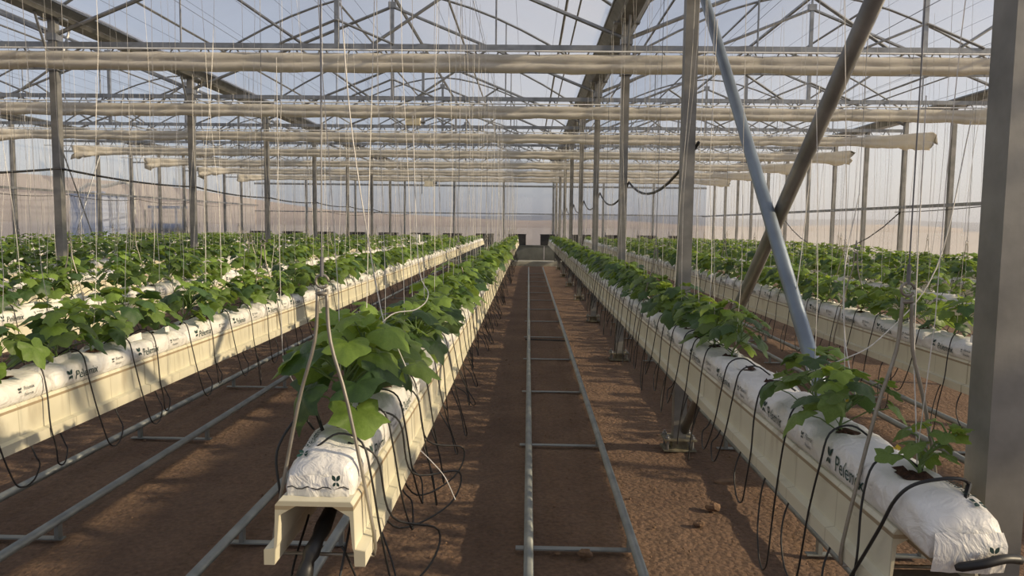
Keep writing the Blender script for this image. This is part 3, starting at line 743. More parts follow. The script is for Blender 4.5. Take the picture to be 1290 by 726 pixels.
def build_bags():
    V = []
    for s in range(6):
        me = bag_mesh(s*1.7, BAGL, 72, HOLES)
        big = [('p', .10+.05*(s%2), .048, .028), ('w', .14+.05*(s%2), .023, .88), ('p', .70, .048, .028), ('w', .74, .023, .88)]
        sm = [('p', .45, .052, .014), ('s', .475, .050, 1), ('s', .475, .026, .8), ('p', 1.06, .052, .014), ('s', 1.085, .050, 1), ('s', 1.085, .026, .8)]
        pr = []
        for side in (1, -1):
            for h2 in (0, 2):
                pr.append(('printed_lettering', print_mesh(s*1.7, BAGL, HOLES, side, big[h2:h2+2], 'printed_lettering', 'ink')))
            for h2 in (0, 3):
                pr.append(('small_print', print_mesh(s*1.7, BAGL, HOLES, side, sm[h2:h2+3], 'small_print', 'ink2')))
        for h in HOLES:
            pr.append(('planting_hole', hole_mesh(h, s, 1)))
            mb = MB(); r3 = random.Random(s*9+int(h*100)); sg = r3.choice((-1, 1)); z = .098; k = r3.uniform(.02, .05)
            mb.add([(sg*.05,h-.05,z),(sg*.055,h+.05,z),(sg*.045,h+.06,z+k),(sg*.03,h-.04,z+k*.7),(sg*.02,h-.07,z+.006)], [(0,1,2,3),(0,3,4)])
            pr.append(('torn_flap', mb.mesh('torn_flap', 'bag')))
        V.append((me, pr))
    lowv = [bag_mesh(s*1.7+20, BAGL, 10, HOLES) for s in range(3)]
    lst = []
    for i, x in enumerate(ROWX):
        y = bag_start(x); n = 0
        while y + BAGL < YROW1+.2:
            lst.append((y, i, n)); y += BP; n += 1
    lst.sort()
    rnd = random.Random(9)
    for q, (y, i, n) in enumerate(lst):
        x = ROWX[i]; near = y < 13
        first = n == 0 and abs(x) < 1.2
        if first:
            sd = 31.0 + i; H1 = bag_holes(i, 0); me = bag_mesh(sd, BAGL, 90, H1, droop=.014)
            o = link('grow_bag', me, None, (x, y, ZB+.001)); o.scale = (.90, 1, 1.09 if x < 0 else 1.04)
            big = [('p', .20, .048, .028), ('w', .24, .023, .88), ('p', .78, .048, .028), ('w', .82, .023, .88)]; sm = [('p', .55, .052, .014), ('s', .575, .050, 1), ('s', .575, .026, .8), ('p', 1.13, .052, .014), ('s', 1.155, .050, .9)]
            for side in (1, -1):
                # lettering reads along the row, kept clear of the drooping end
                b2 = big if side > 0 else [('p', .08, .048, .028), ('w', .12, .023, .88), ('p', .72, .048, .030), ('w', .765, .022, .98)]
                s2 = sm if side > 0 else [('p', .50, .052, .014), ('s', .525, .050, 1), ('s', .525, .026, .8)]
                for h2 in range(0, len(b2), 2): link('printed_lettering', print_mesh(sd, BAGL, H1, side, b2[h2:h2+2], 'printed_lettering', 'ink'), o)
                for h2 in range(0, len(s2), 3): link('small_print', print_mesh(sd, BAGL, H1, side, s2[h2:h2+3], 'small_print', 'ink2'), o)
            for h in H1: link('planting_hole', hole_mesh(h, i, 1.75 if (x > 0 and h < .3) else 1.1), o)
            # front end: folded flap, seam and printed marks
            dr = .014; mb = MB()
            rows = [.062, .036, .004, -.01 if x < 0 else -.03]
            for r_, z in enumerate(rows):
                for c in range(9):
                    u = -1+c/4; mb.v.append((u*(.088+.006*(r_ > 0)), -.012-.010*(r_ in (1,2))+.010*noise.noise(Vector((u*3, z*30, x)))+.006*u*u, z-dr*.9+.004*noise.noise(Vector((u*5, z*9, x)))))
            for r_ in range(3):
                for c in range(8): mb.f.append((r_*9+c, (r_+1)*9+c, (r_+1)*9+c+1, r_*9+c+1))
            mb.build('end_flap', 'bag', o, smooth=True)
            mb = MB(); mb.tube([(-.095+.19*c/12, -.024+.005*((c/6-1)**2), .036-dr+.004*math.sin(c*1.9)) for c in range(13)], .0016, 4)
            if x < 0: mb.build('seam', 'black', o)
            mb = MB(); vs, fs = petals(.058 if x < 0 else .05, .052 if x < 0 else .02, .020); mb.add([(vx, -.030, vz-dr*.8) for vx, vz, _ in vs], fs)
            if x > 0: vs, fs = petals(.0, .02, .02)
            mb.build('printed_mark', 'ink', o)
            # writing on the top face, running along the row
            mb = MB(); vs, fs = petals(0, 0, .024)
            def top(px, py):
                p = bag_point(px, .1, py, sd, BAGL, H1); zz = p.z+.007+(-.004 if abs(px) > .055 else 0)
                if py < .16: zz -= dr*((.16-py)/.16)**1.4
                return (px, py, zz)
            sx = -.066 if x < 0 else .062
            mb.add([top(sx-v[1], .055+v[0]) for v in vs], fs)
            mb.add([top(sx+.014-v[1]*.75, .085+v[0]*.75) for v in WORD_V], WORD_F)
            mb.build('top_print', 'ink', o)
        elif near:
            me, pr = V[rnd.randrange(6)]
            o = link('grow_bag', me, None, (x, y, ZB+.001))
            for nm, pm in pr: link(nm, pm, o)
        elif y < 22:
            me, pr = V[rnd.randrange(6)]
            o = link('grow_bag', lowv[rnd.randrange(3)], None, (x, y, ZB+.001))
        else:
            o = link('grow_bag', lowv[rnd.randrange(3)], None, (x, y, ZB+.001))
        if n < 100: lab = 'white printed grow bag, %s from the near end of the %s' % (ORD[n], rown(i))
        else: lab = 'white grow bag beyond the eighth, further along the %s' % rown(i)
        tag(o, lab, 'grow bag', 'white grow bags of the %s' % rown(i))
    return lst
build_bags()

# ------------------------------------------------------------------ cucumber plants
OUT = [(0,.74),(.32,.60),(.60,.50),(.85,.57),(1.10,.64),(1.36,.53),(1.62,.45),(1.88,.50),(2.12,.53),(2.42,.46),(2.72,.30),(2.95,.16)]
def out_r(a):
    a = abs(a)
    for (a0, r0), (a1, r1) in zip(OUT, OUT[1:]):
        if a <= a1: return r0+(r1-r0)*(a-a0)/(a1-a0)
    return .16
def leaf_arrays(seed, na, rings, droop):
    """five-cornered cucumber leaf, stalk joint at the origin, tip along +y"""
    rnd = random.Random(seed); vs = [(0, 0, 0)]; fs = []
    A = [-2.9 + 5.8*i/(na-1) for i in range(na)]
    if na >= 19: A = sorted([-a for a, r in OUT[1:]] + [a for a, r in OUT]); na = len(A)
    lob = [out_r(a)*rnd.uniform(.93, 1.07) for a in A]
    for ri in range(1, rings+1):
        q = ri/rings
        for a, r in zip(A, lob):
            rr = r*q; x = rr*math.sin(a); y = rr*math.cos(a)
            z = -droop*(rr**2) + .045*q*math.cos(5.7*a) + .22*abs(x)*(1-q*.7) + rnd.uniform(-.02, .02)*q
            vs.append((x, y, z))
    for i in range(na-1): fs.append((0, 1+i+1, 1+i))
    for ri in range(1, rings):
        b0 = 1+(ri-1)*na; b1 = 1+ri*na
        for i in range(na-1): fs.append((b0+i, b0+i+1, b1+i+1, b1+i))
    return vs, fs
def leaf_mesh(seed, mat, na=19, rings=3, droop=.45):
    mb = MB(); vs, fs = leaf_arrays(seed, na, rings, droop); mb.add(vs, fs); return mb.mesh('leaf', mat, True)
LEAF = {m: [leaf_mesh(s*7+3, m, droop=d) for s, d in ((1,.35),(2,.6),(3,.85),(4,.2))] for m in ('leaf', 'leaf2', 'young')}
LOWLEAF = [leaf_arrays(s, 9, 1, .35) for s in range(3)]
MIDLEAF = [leaf_arrays(s+5, 13, 2, .5) for s in range(4)]
def leaf_plan(seed, big, n):
    """stem path and leaf transforms of one young cucumber plant"""
    rnd = random.Random(seed); H = .205*big
    lean = Vector((rnd.uniform(-.06, .06), rnd.uniform(-.08, .08), 0))
    stem = [Vector((0,0,0)) + lean*(t**1.3) + Vector((.012*math.sin(t*9), .012*math.cos(t*7), H*t)) for t in [i/8 for i in range(9)]]
    L = []; ang = rnd.uniform(0, 6.28)
    for i in range(n):
        t = .12+.80*i/(n-1); base = stem[min(8, int(t*8))]
        ang += 2.4+rnd.uniform(-.35, .35)
        pl = (.168 - .095*t)*rnd.uniform(.8, 1.25)*big; up = .35+.55*t
        d = Vector((math.cos(ang), math.sin(ang), up)).normalized(); tip = base + d*pl + Vector((0,0,.01))
        size = (.119 - .048*t)*rnd.uniform(.75, 1.15)*big
        pitch = -.15 - .65*(1-t)*rnd.uniform(.4, 1.3) + rnd.uniform(-.25, .2)
        roll = rnd.uniform(-.4, .4)
        R = Matrix.Rotation(ang-PI/2, 3, 'Z') @ Matrix.Rotation(pitch, 3, 'X') @ Matrix.Rotation(roll, 3, 'Y')
        L.append((base, tip, R, size, t))
    top = stem[-1]
    for i in range(4):
        a = ang + i*1.6; R = Matrix.Rotation(a-PI/2, 3, 'Z') @ Matrix.Rotation(rnd.uniform(.5, 1.1), 3, 'X')
        L.append((top, top+Vector((math.cos(a)*.012, math.sin(a)*.012, .015)), R, rnd.uniform(.04, .062)*big, 1.2))
    return stem, L
def proto_detailed(seed, big, n, dark):
    stem, L = leaf_plan(seed, big, n+6); e = bpy.data.objects.new('cucumber_plant', None); e.empty_display_size = .05
    rnd = random.Random(seed+100)
    mb = MB(); mb.tube(stem, [.006-.003*i/8 for i in range(9)], 5)
    for (b, tip, R, s, t) in L:
        if t < 1.1:
            mid = (b+tip)/2+Vector((0,0,.018)); mb.tube([b, mid, tip], .0024, 4, False)
    kids = [('stem', mb.mesh('stem', 'stem', True), None)]
    for (b, tip, R, s, t) in L:
        mat = 'young' if t > .82 or (t > .6 and rnd.random() < .4) else ('leaf2' if rnd.random() < dark else 'leaf')
        kids.append(('leaf', LEAF[mat][rnd.randrange(4)], Matrix.Translation(tip) @ R.to_4x4() @ Matrix.Scale(s, 4)))
    if rnd.random() < .6:
        mb = MB(); c = stem[3]+Vector((.05, -.04, .02))
        for k in range(5):
            a = 2*PI*k/5; d = Vector((math.cos(a), math.sin(a), .35)); p = Vector((-math.sin(a), math.cos(a), 0))
            mb.add([c, c+d*.014+p*.008, c+d*.028, c+d*.014-p*.008], [(0,1,2,3)])
        kids.append(('flower', mb.mesh('flower', 'petal'), None))
    return kids
def joined_arrays(seed, big, n, leaves):
    stem, L = leaf_plan(seed, big, n); out = {}
    rnd = random.Random(seed+55)
    for (b, tip, R, s, t) in L:
        mat = 'young' if t > .82 or (t > .6 and rnd.random() < .4) else ('leaf2' if rnd.random() < .35 else 'leaf')
        vs, fs = leaves[rnd.randrange(len(leaves))]
        mb = out.setdefault(mat, MB()); s2 = s*1.05
        mb.add([tip + R @ (Vector(v)*s2*1.12) for v in vs], fs)
    return stem, out
def build_plants():
    rnd = random.Random(77)
    pts = []
    for i, x in enumerate(ROWX):
        y = bag_start(x); b = 0; n = 0
        while y + BAGL < YROW1+.2:
            for h in bag_holes(i, b):
                py = y+h; skip = rnd.random() < (.03 if i == 8 else .09)
                if abs(x-1.032) < .05:
                    skip = skip and py > 3.8
                    if 3.05 < py < 3.6: skip = True
                if (i == 8 and py < 5) or (i == 7 and py < 4.6): skip = False
                if not skip: pts.append([py, i, n, x+rnd.uniform(-.015, .015), py+rnd.uniform(-.02, .02)]); n += 1
            y += BP; b += 1
    def infr(p):
        px = 666 + p[3]*F/p[4]; return -60 < px < 1350
    pts.sort(key=lambda p: (not infr(p), p[4]))
    protos = [proto_detailed(s, b, n, dk) for s, b, n, dk in ((1,1.0,11,.3),(2,1.1,12,.5),(3,.95,10,.2),(4,1.15,13,.4),(5,1.05,12,.35),(6,1.2,13,.5),(7,1.0,12,.6),(8,.62,6,.1))]
    mids = []
    for s in range(6):
        stem, out = joined_arrays(s+40, 1.0+.05*(s % 3), 15, MIDLEAF)
        mb = MB(); mb.tube(stem, .005, 4)
        # one foliage mesh with three materials
        allv = []; allf = []; mi = []
        mats = list(out.keys())
        for q, m_ in enumerate(mats):
            b = len(allv); allv += out[m_].v; allf += [tuple(k+b for k in f) for f in out[m_].f]; mi += [q]*len(out[m_].f)
        me = bpy.data.meshes.new('foliage'); me.from_pydata(allv, [], allf)
        for m_ in mats: me.materials.append(M[m_])
        me.polygons.foreach_set('material_index', mi); me.polygons.foreach_set('use_smooth', [True]*len(mi)); me.update()
        mids.append((mb.mesh('stem', 'stem'), me))
    ind = pts[:300]; rest = pts[300:]
    for q, (yn, i, n, x, y) in enumerate(ind):
        row0 = abs(ROWX[i]+.568) < .05
        rz = rnd.uniform(0, 6.28); sc = rnd.uniform(.85, 1.12)*(1.14 if row0 else 1.0)
        lift = (.020 if i == 8 else .006) if (abs(x) < 1.3 and y < 3.05) else 0
        e = empty('cucumber_plant', (x, y, ZB+.088+lift), rz); 
        if y < 8.5 and infr((0,0,0,x,y)):
            pi_ = rnd.randrange(7)
            if abs(ROWX[i]-1.032) < .05 and y < 2.15: pi_ = 7; sc = 1
            if row0 and y < 2.9: pi_ = 5; sc = 1.18
            e.scale = (sc, sc, sc)
            for nm, me, mt in protos[pi_]:
                o = link(nm, me, e)
                if mt is not None: o.matrix_local = mt
        else:
            e.scale = (sc, sc, sc)
            st, fo = mids[rnd.randrange(6)]
            link('stem', st, e); o = link('foliage', fo, e); o['kind'] = 'stuff'
        if n < 100: lab = 'cucumber plant, %s from the near end of the %s' % (ORD[n], rown(i))
        else: lab = 'cucumber plant beyond the fourteenth, further along the %s' % rown(i)
        if abs(ROWX[i]-1.032) < .05 and n == 0: lab = 'smallest cucumber plant, in the torn hole of the right row end bag'
        if abs(ROWX[i]+.568) < .05 and n == 0: lab = 'large leaved cucumber plant at the open end of the centre row'
        tag(e, lab, 'plant', 'cucumber plants of the %s' % rown(i))
    # the rest, far back, as one stand
    bank = [joined_arrays(s+90, 1.0, 11, LOWLEAF)[1] for s in range(5)]
    V = []; Fc = []; MI = []; base = 0; mats = ['leaf', 'leaf2', 'young']
    for (yn, i, n, x, y) in rest:
        out = bank[rnd.randrange(5)]; a = rnd.uniform(0, 6.28); s = rnd.uniform(.9, 1.2)*(1 if y < 24 else (.85 if y < 29 else .62)); ca, sa = math.cos(a)*s, math.sin(a)*s
        for m_, mb in out.items():
            va = np.array(mb.v); w = np.empty_like(va); w[:,0] = va[:,0]*ca-va[:,1]*sa+x; w[:,1] = va[:,0]*sa+va[:,1]*ca+y; w[:,2] = va[:,2]*s+ZB+.088
            V.append(w); Fc += [tuple(k+base for k in f) for f in mb.f]; MI += [mats.index(m_)]*len(mb.f); base += len(va)
    me = bpy.data.meshes.new('far_plants'); me.from_pydata(np.concatenate(V).tolist(), [], Fc)
    for m_ in mats: me.materials.append(M[m_])
    me.polygons.foreach_set('material_index', MI); me.update()
    tag(link('far_cucumber_plants', me), 'mass of small cucumber plants filling the far ends of the rows', 'plants', kind='stuff')
    return pts
PTS = build_plants()

# ------------------------------------------------------------------ drip tubes
def tube_path(seed, deep, Q=(0, 0, .012, .025)):
    rnd = random.Random(seed)           # local: +x is outwards, z from gutter underside
    yb = rnd.uniform(-.03, .03); L = rnd.uniform(.05, .14); d = deep; q = rnd.choice(Q)
    return spline([(-.03, 0, .288), (.03, .01, .325), (.10, .0, .302), (.128, -.005, .20), (.142+.2*q, yb, .05), (.150+.6*q, yb+.02, -.10*d), (.155+q, yb+L*.3, -.22*d), (.152+q*1.05, yb+L*.65, -.265*d), (.150+q*.9, yb+L, -.275*d), (.147+q*.75, yb+L*1.4, -.25*d), (.14+.5*q, yb+L*1.8, -.17*d), (.12, yb+L*2, -.06), (.08, yb+L*2.05, .03)], 4)
def build_drips():
    rnd = random.Random(21)
    var = []
    for s in range(8):
        mb = MB(); P = tube_path(s, .6+.12*s if s < 6 else .5); mb.tube(P, .0034, 5); var.append((mb.mesh('drip_tube', 'black', True), mb))
    wide = []
    for s in range(6):
        mb = MB(); P = tube_path(s+30, .5+.12*s, (.02, .04, .07, .10)); mb.tube(P, .0034, 5); wide.append((mb.mesh('drip_tube', 'black', True), mb))
    flip = []
    for s in range(8):
        mb = MB(); mb.v = [(-v[0], v[1], v[2]) for v in var[s][1].v]; mb.f = [tuple(reversed(f)) for f in var[s][1].f]; flip.append((mb.mesh('drip_tube', 'black', True), mb))
    lst = []
    for i, x in enumerate(ROWX):
        side = 1 if x < 0 else -1; y = row_start(x)+.16; n = 0
        while y < YROW1-.2:
            lst.append((y+rnd.uniform(-.06, .06), i, n, side)); n += 1; y += .30 if abs(x) < 1.2 else .34
    def infr(p):
        px = 666 + ROWX[p[1]]*F/p[0]; return -60 < px < 1350
    lst.sort(key=lambda p: (not infr(p), p[0] + (4 if abs(ROWX[p[1]]) > 5 else 0)))
    stuff = MB()
    for q, (y, i, n, side) in enumerate(lst):
        k = rnd.randrange(8); me, mb = wide[k % 6] if (i == 8 and k < 6) else (var if side > 0 else flip)[k]
        if q < 300:
            o = link('drip_tube', me, None, (ROWX[i], y, ZG))
            if n < 100: lab = 'black drip tube loop, %s from the near end of the %s' % (ORD[n], rown(i))
            else: lab = 'black drip tube loop beyond the sixteenth, further along the %s' % rown(i)
            tag(o, lab, 'drip tube', 'drip tubes of the %s' % rown(i))
        elif y < 26:
            stuff.add([(v[0]+ROWX[i], v[1]+y, v[2]+ZG) for v in mb.v], mb.f)
    tag(stuff.build('far_drip_tubes', 'black'), 'mass of thin black drip tubes hanging along the far rows', 'drip tubes', kind='stuff')
    # wider tangled loops on the aisle side of the centre row
    for (y, z, w, lab) in ((2.15, -.16, .14, 'black drip tube making a wide low loop near the centre row end'), (2.55, -.10, .17, 'black drip tube loop bulging furthest into the aisle beside the centre row'), (2.95, -.13, .15, 'black drip tube loop behind the bulging one beside the centre row')):
        mb = MB(); mb.tube(spline([(-.568+.05, y, ZG+.29), (-.568+.13, y+.02, ZG+.24), (-.568+.17, y+.05, ZG+.05), (-.568+.15+w, y+.22, ZG+z+.10), (-.568+.12+w, y+.15, ZG+z), (-.568+.14, y-.05, ZG+z-.01), (-.568+.06, y-.12, ZG+.03)], 6), .0036, 6)
        tag(mb.build('drip_tube', 'black', smooth=True), lab, 'drip tube')
    # feed hose and loop under the end of the centre gutter
    mb = MB(); mb.tube(spline([(-.60, 3.4, ZG+.12), (-.59, 2.5, ZG+.10), (-.575, 2.08, ZG+.06), (-.60, 2.0, ZG-.02), (-.605, 1.97, ZG-.12), (-.61, 1.95, ZG-.22)], 5), [.022+.004*math.sin(i*2.1) for i in range(26)], 8)
    e = tag(mb.build('feed_hose', 'black', smooth=True), 'thick taped black feed hose hanging below the centre gutter end', 'hose')
    mb = MB(); mb.tube([(-.612, 1.95, ZG-.20), (-.62, 1.94, ZG-.45)], .010, 8); mb.build('inner_tube', 'blue_tube', e, smooth=True)
    mb = MB(); mb.tube(spline([(-.65, 2.2, ZG+.05), (-.64, 1.99, ZG-.06), (-.58, 1.95, ZG-.14), (-.52, 1.97, ZG-.10), (-.50, 2.05, ZG+.03), (-.50, 2.15, ZG+.12)], 6), .0036, 6)
    tag(mb.build('drip_tube', 'black', smooth=True), 'thin black tube looping under the open centre gutter end', 'drip tube')
    mb = MB(); mb.tube(spline([(-.66, 2.30, ZG+.285), (-.70, 2.28, ZG+.33), (-.75, 2.22, ZG+.24), (-.73, 2.18, ZG+.12)], 6), .004, 6)
    tag(mb.build('drip_tube', 'black', smooth=True), 'black drip tube arching over the left side of the centre end bag', 'drip tube')
    # stake of the first emitter
    mb = MB(); mb.tube([(-.65, 2.29, ZG+.345), (-.60, 2.22, ZG+.27)], .006, 6); mb.box((-.615, 2.20, ZG+.262), (-.585, 2.24, ZG+.285))
    tag(mb.build('drip_stake', 'black'), 'short black drip stake in the top of the centre end bag', 'drip stake')
    # right row end: tube across the bag, strap and hose end
    mb = MB(); mb.tube(spline([(.86, 2.0, ZG-.06), (.885, 1.95, ZG+.05), (.905, 1.89, ZG+.17), (.925, 1.86, ZG+.255), (.96, 1.84, ZG+.302), (1.03, 1.83, ZG+.322), (1.08, 1.84, ZG+.316), (1.105, 1.86, ZG+.295)], 6), .0045, 6)
    tag(mb.build('drip_tube', 'black', smooth=True), 'black tube crossing the end bag of the right row diagonally', 'drip tube')
    mb = MB(); mb.tube([(1.105, 1.86, ZG+.30), (1.06, 1.80, ZG+.272)], .0065, 6)
    tag(mb.build('drip_stake', 'black'), 'black drip stake lying on the right row end bag', 'drip stake')
    mb = MB(); mb.tube(spline([(.99, 1.70, ZG+.155), (1.04, 1.68, ZG+.175), (1.09, 1.685, ZG+.185), (1.135, 1.70, ZG+.178)], 5), [.006]+[.011]*14+[.012], 7)
    tag(mb.build('hose_end', 'black', smooth=True), 'black hose end tied across the drooping end of the right bag', 'hose')
    mb = MB(); mb.tube(spline([(1.115, 1.90, ZG+.27), (1.02, 1.97, ZG+.32), (.95, 2.02, ZG+.335), (.90, 2.08, ZG+.30)], 5), .003, 5)
build_drips()

# ------------------------------------------------------------------ twine
def build_strings():
    rnd = random.Random(8)
    var = []
    for s in range(10):
        r2 = random.Random(s+60); h = ZCH-.02
        topx, topy = r2.uniform(-.10, .10), r2.uniform(-.35, .35)
        H = h-(ZB+.16); P = []
        b1, b2 = r2.uniform(-.06, .06), r2.uniform(-.06, .06)
        for k in range(9):
            t = k/8; w = math.sin(PI*t); P.append((topx*t + b1*w*(1-t) + .01*math.sin(9*t+s), topy*t + b2*w + .02*math.sin(14*t+s)*(1-t), H*t))
        mb = MB(); mb.tube(P, .0016, 3, False); var.append((mb.mesh('trellis_string', 'twine'), mb))
    c = 0; stuff = MB()
    for q, (yn, i, n, x, y) in enumerate(PTS):
        if y < 2.3 and abs(x) > .9: pass
        k = rnd.randrange(10); me, mb = var[k]; sy = 1 if rnd.random() < .5 else -1
        if c < 280:
            o = link('trellis_string', me, None, (x, y, ZB+.16), scale=(1, sy, 1))
            if n < 100: lab = 'white twine above the %s plant from the near end, %s' % (ORD[n], rown(i))
            else: lab = 'white twine beyond the fourteenth plant, further along the %s' % rown(i)
            lab = lab.replace('hanging over the cucumber plant', 'above the plant')
            tag(o, lab, 'twine', 'twines of the %s' % rown(i)); c += 1
        elif y < 30 and rnd.random() < .8:
            stuff.add([(v[0]*1.2+x, v[1]*sy+y, v[2]+ZB+.16) for v in mb.v], mb.f)
    tag(stuff.build('far_trellis_strings', 'twine'), 'mass of fine white twines hanging over the far rows', 'twines', kind='stuff')
    # crop wires the twines hang from
    mb0 = MB(); mb0.tube([(0, YBACK, 0), (0, YFAR, 0)], .003, 4); me = mb0.mesh('crop_wire', 'wire')
    for i, x in enumerate(ROWX):
        e = tag(link('crop_wire', me, None, (x-.05, 0, ZCH+.045)), 'straight steel crop wire high above the %s' % rown(i), 'wire', 'crop wires on the trusses')
    def U(px, py, Y):        # point seen at a pixel, at a chosen distance along the rows
        return ((px-666)*Y/F, Y, CAMZ-(py-283)*Y/F)
    loose = [
        ([U(1206,150,2.9),U(1175,330,2.8),U(1110,420,2.75),U(1060,450,2.7),U(1010,470,2.75),U(985,478,2.9)], .0022, 'long white cord curving left across the right row plants'),
        ([U(1075,240,3.0),U(1062,330,2.9),U(1066,420,2.7),U(1084,500,2.55)], .0022, 'loose curly white cord hanging onto the near right plants'),
        ([U(1150,120,2.2),U(1152,400,2.1),U(1160,520,2.04),U(1166,592,2.02)], .0018, 'white cord tied down to the smallest plant of the right row'),
        ([U(430,0,2.6),U(445,180,2.5),U(480,395,2.45),U(500,440,2.4),U(530,510,2.38)], .0022, 'white cord dropping into the large leaves of the centre row'),
        ([U(520,150,3.4),U(527,330,3.2),U(540,372,3.1),U(525,392,3.0),U(492,400,2.9),U(455,440,2.8)], .0022, 'bent white cord lying back over the centre row leaves'),
        ([U(350,80,4.2),U(352,420,4.1),U(360,475,4.0),U(388,520,3.9)], .002, 'thin white cord hanging free over the aisle left of centre'),
        ([U(530,575,2.15),U(545,590,2.13),U(562,610,2.12),U(576,640,2.1)], .0013, 'short stray cord poking out from the centre row end'),
        ([U(1020,110,3.6),U(1008,300,3.5),U(1003,380,3.4),U(1018,440,3.2),U(1030,500,3.0)], .0022, 'curly cord beside the blue grey brace'),
        ([U(893,30,4.6),U(890,200,4.5),U(896,330,4.4),U(892,440,4.3)], .002, 'white cord beside the thick galvanised post'),
    ]
    for P, r, lab in loose:
        mb = MB(); mb.tube(spline(P, 6), r, 5); tag(mb.build('loose_cord', 'twine'), lab, 'cord')
    # the wire of the right near hanger, leaning to the truss
build_strings()

# ------------------------------------------------------------------ cables, small things
def build_cables():
    def catenary(pts, sag, r, name, mat, lab, cat='cable', loc=None):
        P = []
        for a, b in zip(pts, pts[1:]):
            a = Vector(a); b = Vector(b)
            for i in range(10):
                t = i/10; p = a.lerp(b, t); p.z -= 4*sag*t*(1-t); P.append(p)
        P.append(Vector(pts[-1])); mb = MB(); mb.tube(P, r, 6); return tag(mb.build(name, mat, smooth=True), lab, cat)
    catenary([(VAL[2]-.0+.07, y-.07, z) for y, z in zip(YK[1:8], (2.45,2.37,2.4,2.38,2.4,2.38,2.4))], .26, .014, 'hanging_cable', 'black', 'thick black cable sagging from post to post right of the central track')
    catenary([(VAL[1]+.07, y-.07, z) for y, z in zip(YK[1:9], (2.15,2.47,2.43,2.37,2.37,2.35,2.33,2.3))], .05, .016, 'hanging_cable', 'black', 'thick black cable strung along the left valley posts')
    catenary([(XL+.3, y, 2.52) for y in YK[3:9]], .10, .010, 'hanging_cable', 'black', 'thin dark cable hanging along the left wall rail')
    catenary([(8.79, 26.3, 2.05), (8.79, 18.2, 2.2)], .95, .014, 'hanging_cable', 'black', 'dark cable drooping low along the right wall')
    catenary([(8.72, 18.3, 2.2), (8.72, 14.2, 2.28), (8.72, 10.1, 2.28)], .03, .010, 'hanging_cable', 'black', 'dark cable tied along the right wall rail')
    catenary([(-10.3, YFAR-.10, 2.35), (-7.6, YFAR-.10, 2.36), (-5.9, YFAR-.10, 2.35)], .2, .010, 'hanging_cable', 'black', 'dark cable looping across the far wall')
    # white box on a row, motor and bundle at the trusses
    e = empty('white_carton', (-3.77, 25.2, ZB+.11)); tag(e, 'small white carton standing on a row left of centre', 'box')
    mb = MB(); mb.box((-.14,-.12,0),(.14,.12,.26)); mb.build('carton_body', 'white_box', e)
    mb = MB(); mb.box((-.145,-.125,.255),(.145,.0,.27)); mb.box((-.145,.004,.255),(.145,.125,.268)); mb.build('lid_flap', 'white_box', e)
    e = empty('screen_motor', (-3.95, 30.0, 3.25)); tag(e, 'tan motor box hanging on a thin pole under a far truss', 'motor')
    mb = MB(); mb.box((-.17,-.12,0),(.17,.12,.28)); mb.build('housing', 'cream_hose', e)
    mb = MB(); mb.tube([(.17,0,.14),(.32,0,.14)], .05, 8); mb.build('gearbox', 'steel', e)
    mb = MB(); mb.tube([(0,0,.28),(0,0,1.0)], .03, 6); mb.tube([(-.28,0,-.3),(-.28,0,1.3)], .015, 5); mb.build('mounting_pole', 'steel', e)
    e = empty('screen_motor', (-2.15, 14.1, 3.60)); tag(e, 'small tan motor box tied under the third truss of the centre bay', 'motor')
    mb = MB(); mb.box((-.13,-.08,0),(.13,.08,.13)); mb.build('housing', 'cream_hose', e)
    mb = MB(); mb.tube([(.13,0,.06),(.22,0,.06)], .03, 8); mb.build('gearbox', 'steel', e)
    mb = MB(); mb.tube([(0,0,.13),(0,0,.24)], .012, 6); mb.build('mounting_pole', 'steel', e)
    # scrap plate lying beside the big post foot
    mb = MB(); vs = [(.09*math.cos(2*PI*i/10), .05*math.sin(2*PI*i/10), 0) for i in range(10)] + [(.085*math.cos(2*PI*i/10), .045*math.sin(2*PI*i/10), .012+.004*math.sin(i)) for i in range(10)]
    mb.add(vs, [tuple(range(9,-1,-1)), tuple(range(10,20))] + [(i,(i+1)%10,10+(i+1)%10,10+i) for i in range(10)])
    tag(mb.build('flat_stone', 'stone', loc=(1.42, 5.25, 0)), 'flat grey stone on the soil right of the large post foot', 'stone')
build_cables()

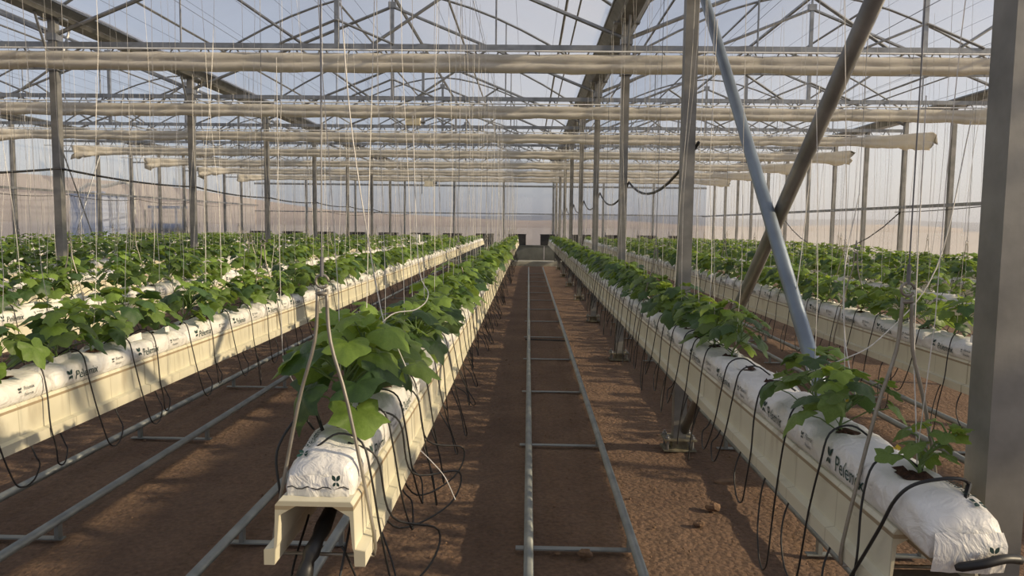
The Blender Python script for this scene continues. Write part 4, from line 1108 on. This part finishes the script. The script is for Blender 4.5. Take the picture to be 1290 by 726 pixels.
# ------------------------------------------------------------------ outside the left wall
def build_outside():
    e = empty('water_tank', (-16.6, 29.0, -.06), math.radians(-20)); tag(e, 'white boxy water tank outside the left film wall', 'tank')
    mb = MB(); mb.box((-.85,-.55,.12),(.85,.55,2.75)); mb.build('tank_body', 'tank', e)
    mb = MB()
    for z in (.3, .9, 1.5, 2.1, 2.6): mb.box((-.88,-.58,z),(.88,.58,z+.05))
    mb.build('hoop', 'tank', e)
    mb = MB(); mb.box((-.95,-.65,0),(.95,.65,.12)); mb.build('pallet', 'machine_tan', e)
    mb = MB(); mb.box((-.9,-.6,2.75),(.9,.6,2.83)); mb.tube([(0,0,2.83),(0,0,2.93)], .25, 12); mb.build('lid', 'tank', e)
    mb = MB(); mb.tube(spline([(-17.2, 28.8, 2.9), (-16.7, 28.6, 3.12), (-16.0, 28.4, 3.05), (-15.2, 28.3, 3.2), (-14.9, 28.3, 2.9), (-14.85, 28.3, 1.9)], 6), .07, 8)
    tag(mb.build('filling_hose', 'cream_hose', smooth=True), 'cream hose arching over the water tank outside', 'hose')
    e = empty('tractor', (-15.3, 30.6, .12), math.radians(8)); tag(e, 'faded blue and tan tractor parked outside the left film wall', 'tractor')
    mb = MB(); mb.box((-1.0,-.45,.75),(.45,.45,1.35)); mb.box((-1.15,-.4,.8),(-1.0,.4,1.3)); mb.build('bonnet', 'machine_tan', e)
    mb = MB(); mb.box((.1,-.5,1.35),(1.1,.5,1.55)); 
    for sx in (.15, 1.05):
        for sy in (-.45, .45): mb.beam((sx, sy, 1.5), (sx, sy, 2.15), .06)
    mb.box((.0,-.55,2.15),(1.2,.55,2.25)); mb.build('cab_frame', 'machine_blue', e)
    for (wx, wr) in ((-.85, .42), (.75, .68)):
        for s in (-1, 1):
            mb = MB(); n = 20
            for yy in (s*.5, s*.74):
                for i in range(n): mb.v.append((wx+wr*math.cos(2*PI*i/n), yy, wr+wr*math.sin(2*PI*i/n)))
            mb.f += [(i,(i+1)%n,n+(i+1)%n,n+i) for i in range(n)] + [tuple(range(n-1,-1,-1)), tuple(range(n,2*n))]
            w_ = mb.build('wheel', 'crate', e)
            mb = MB(); mb.tube([(wx, s*.48, wr), (wx, s*.77, wr)], wr*.5, 14); mb.build('hub', 'machine_blue', w_)
    mb = MB(); mb.box((-1.2,-.8,-.18),(1.3,.8,0)); mb.build('timber_ramp', 'machine_tan', e)
    mb = MB(); mb.box((-.9,-.3,.5),(1.0,.3,.8)); mb.build('chassis', 'machine_blue', e)
    mb = MB(); mb.tube([(-.4,.3,1.35),(-.4,.3,2.1)], .035, 8); mb.build('exhaust_pipe', 'crate', e)
build_outside()
print('objects', len(bpy.data.objects))
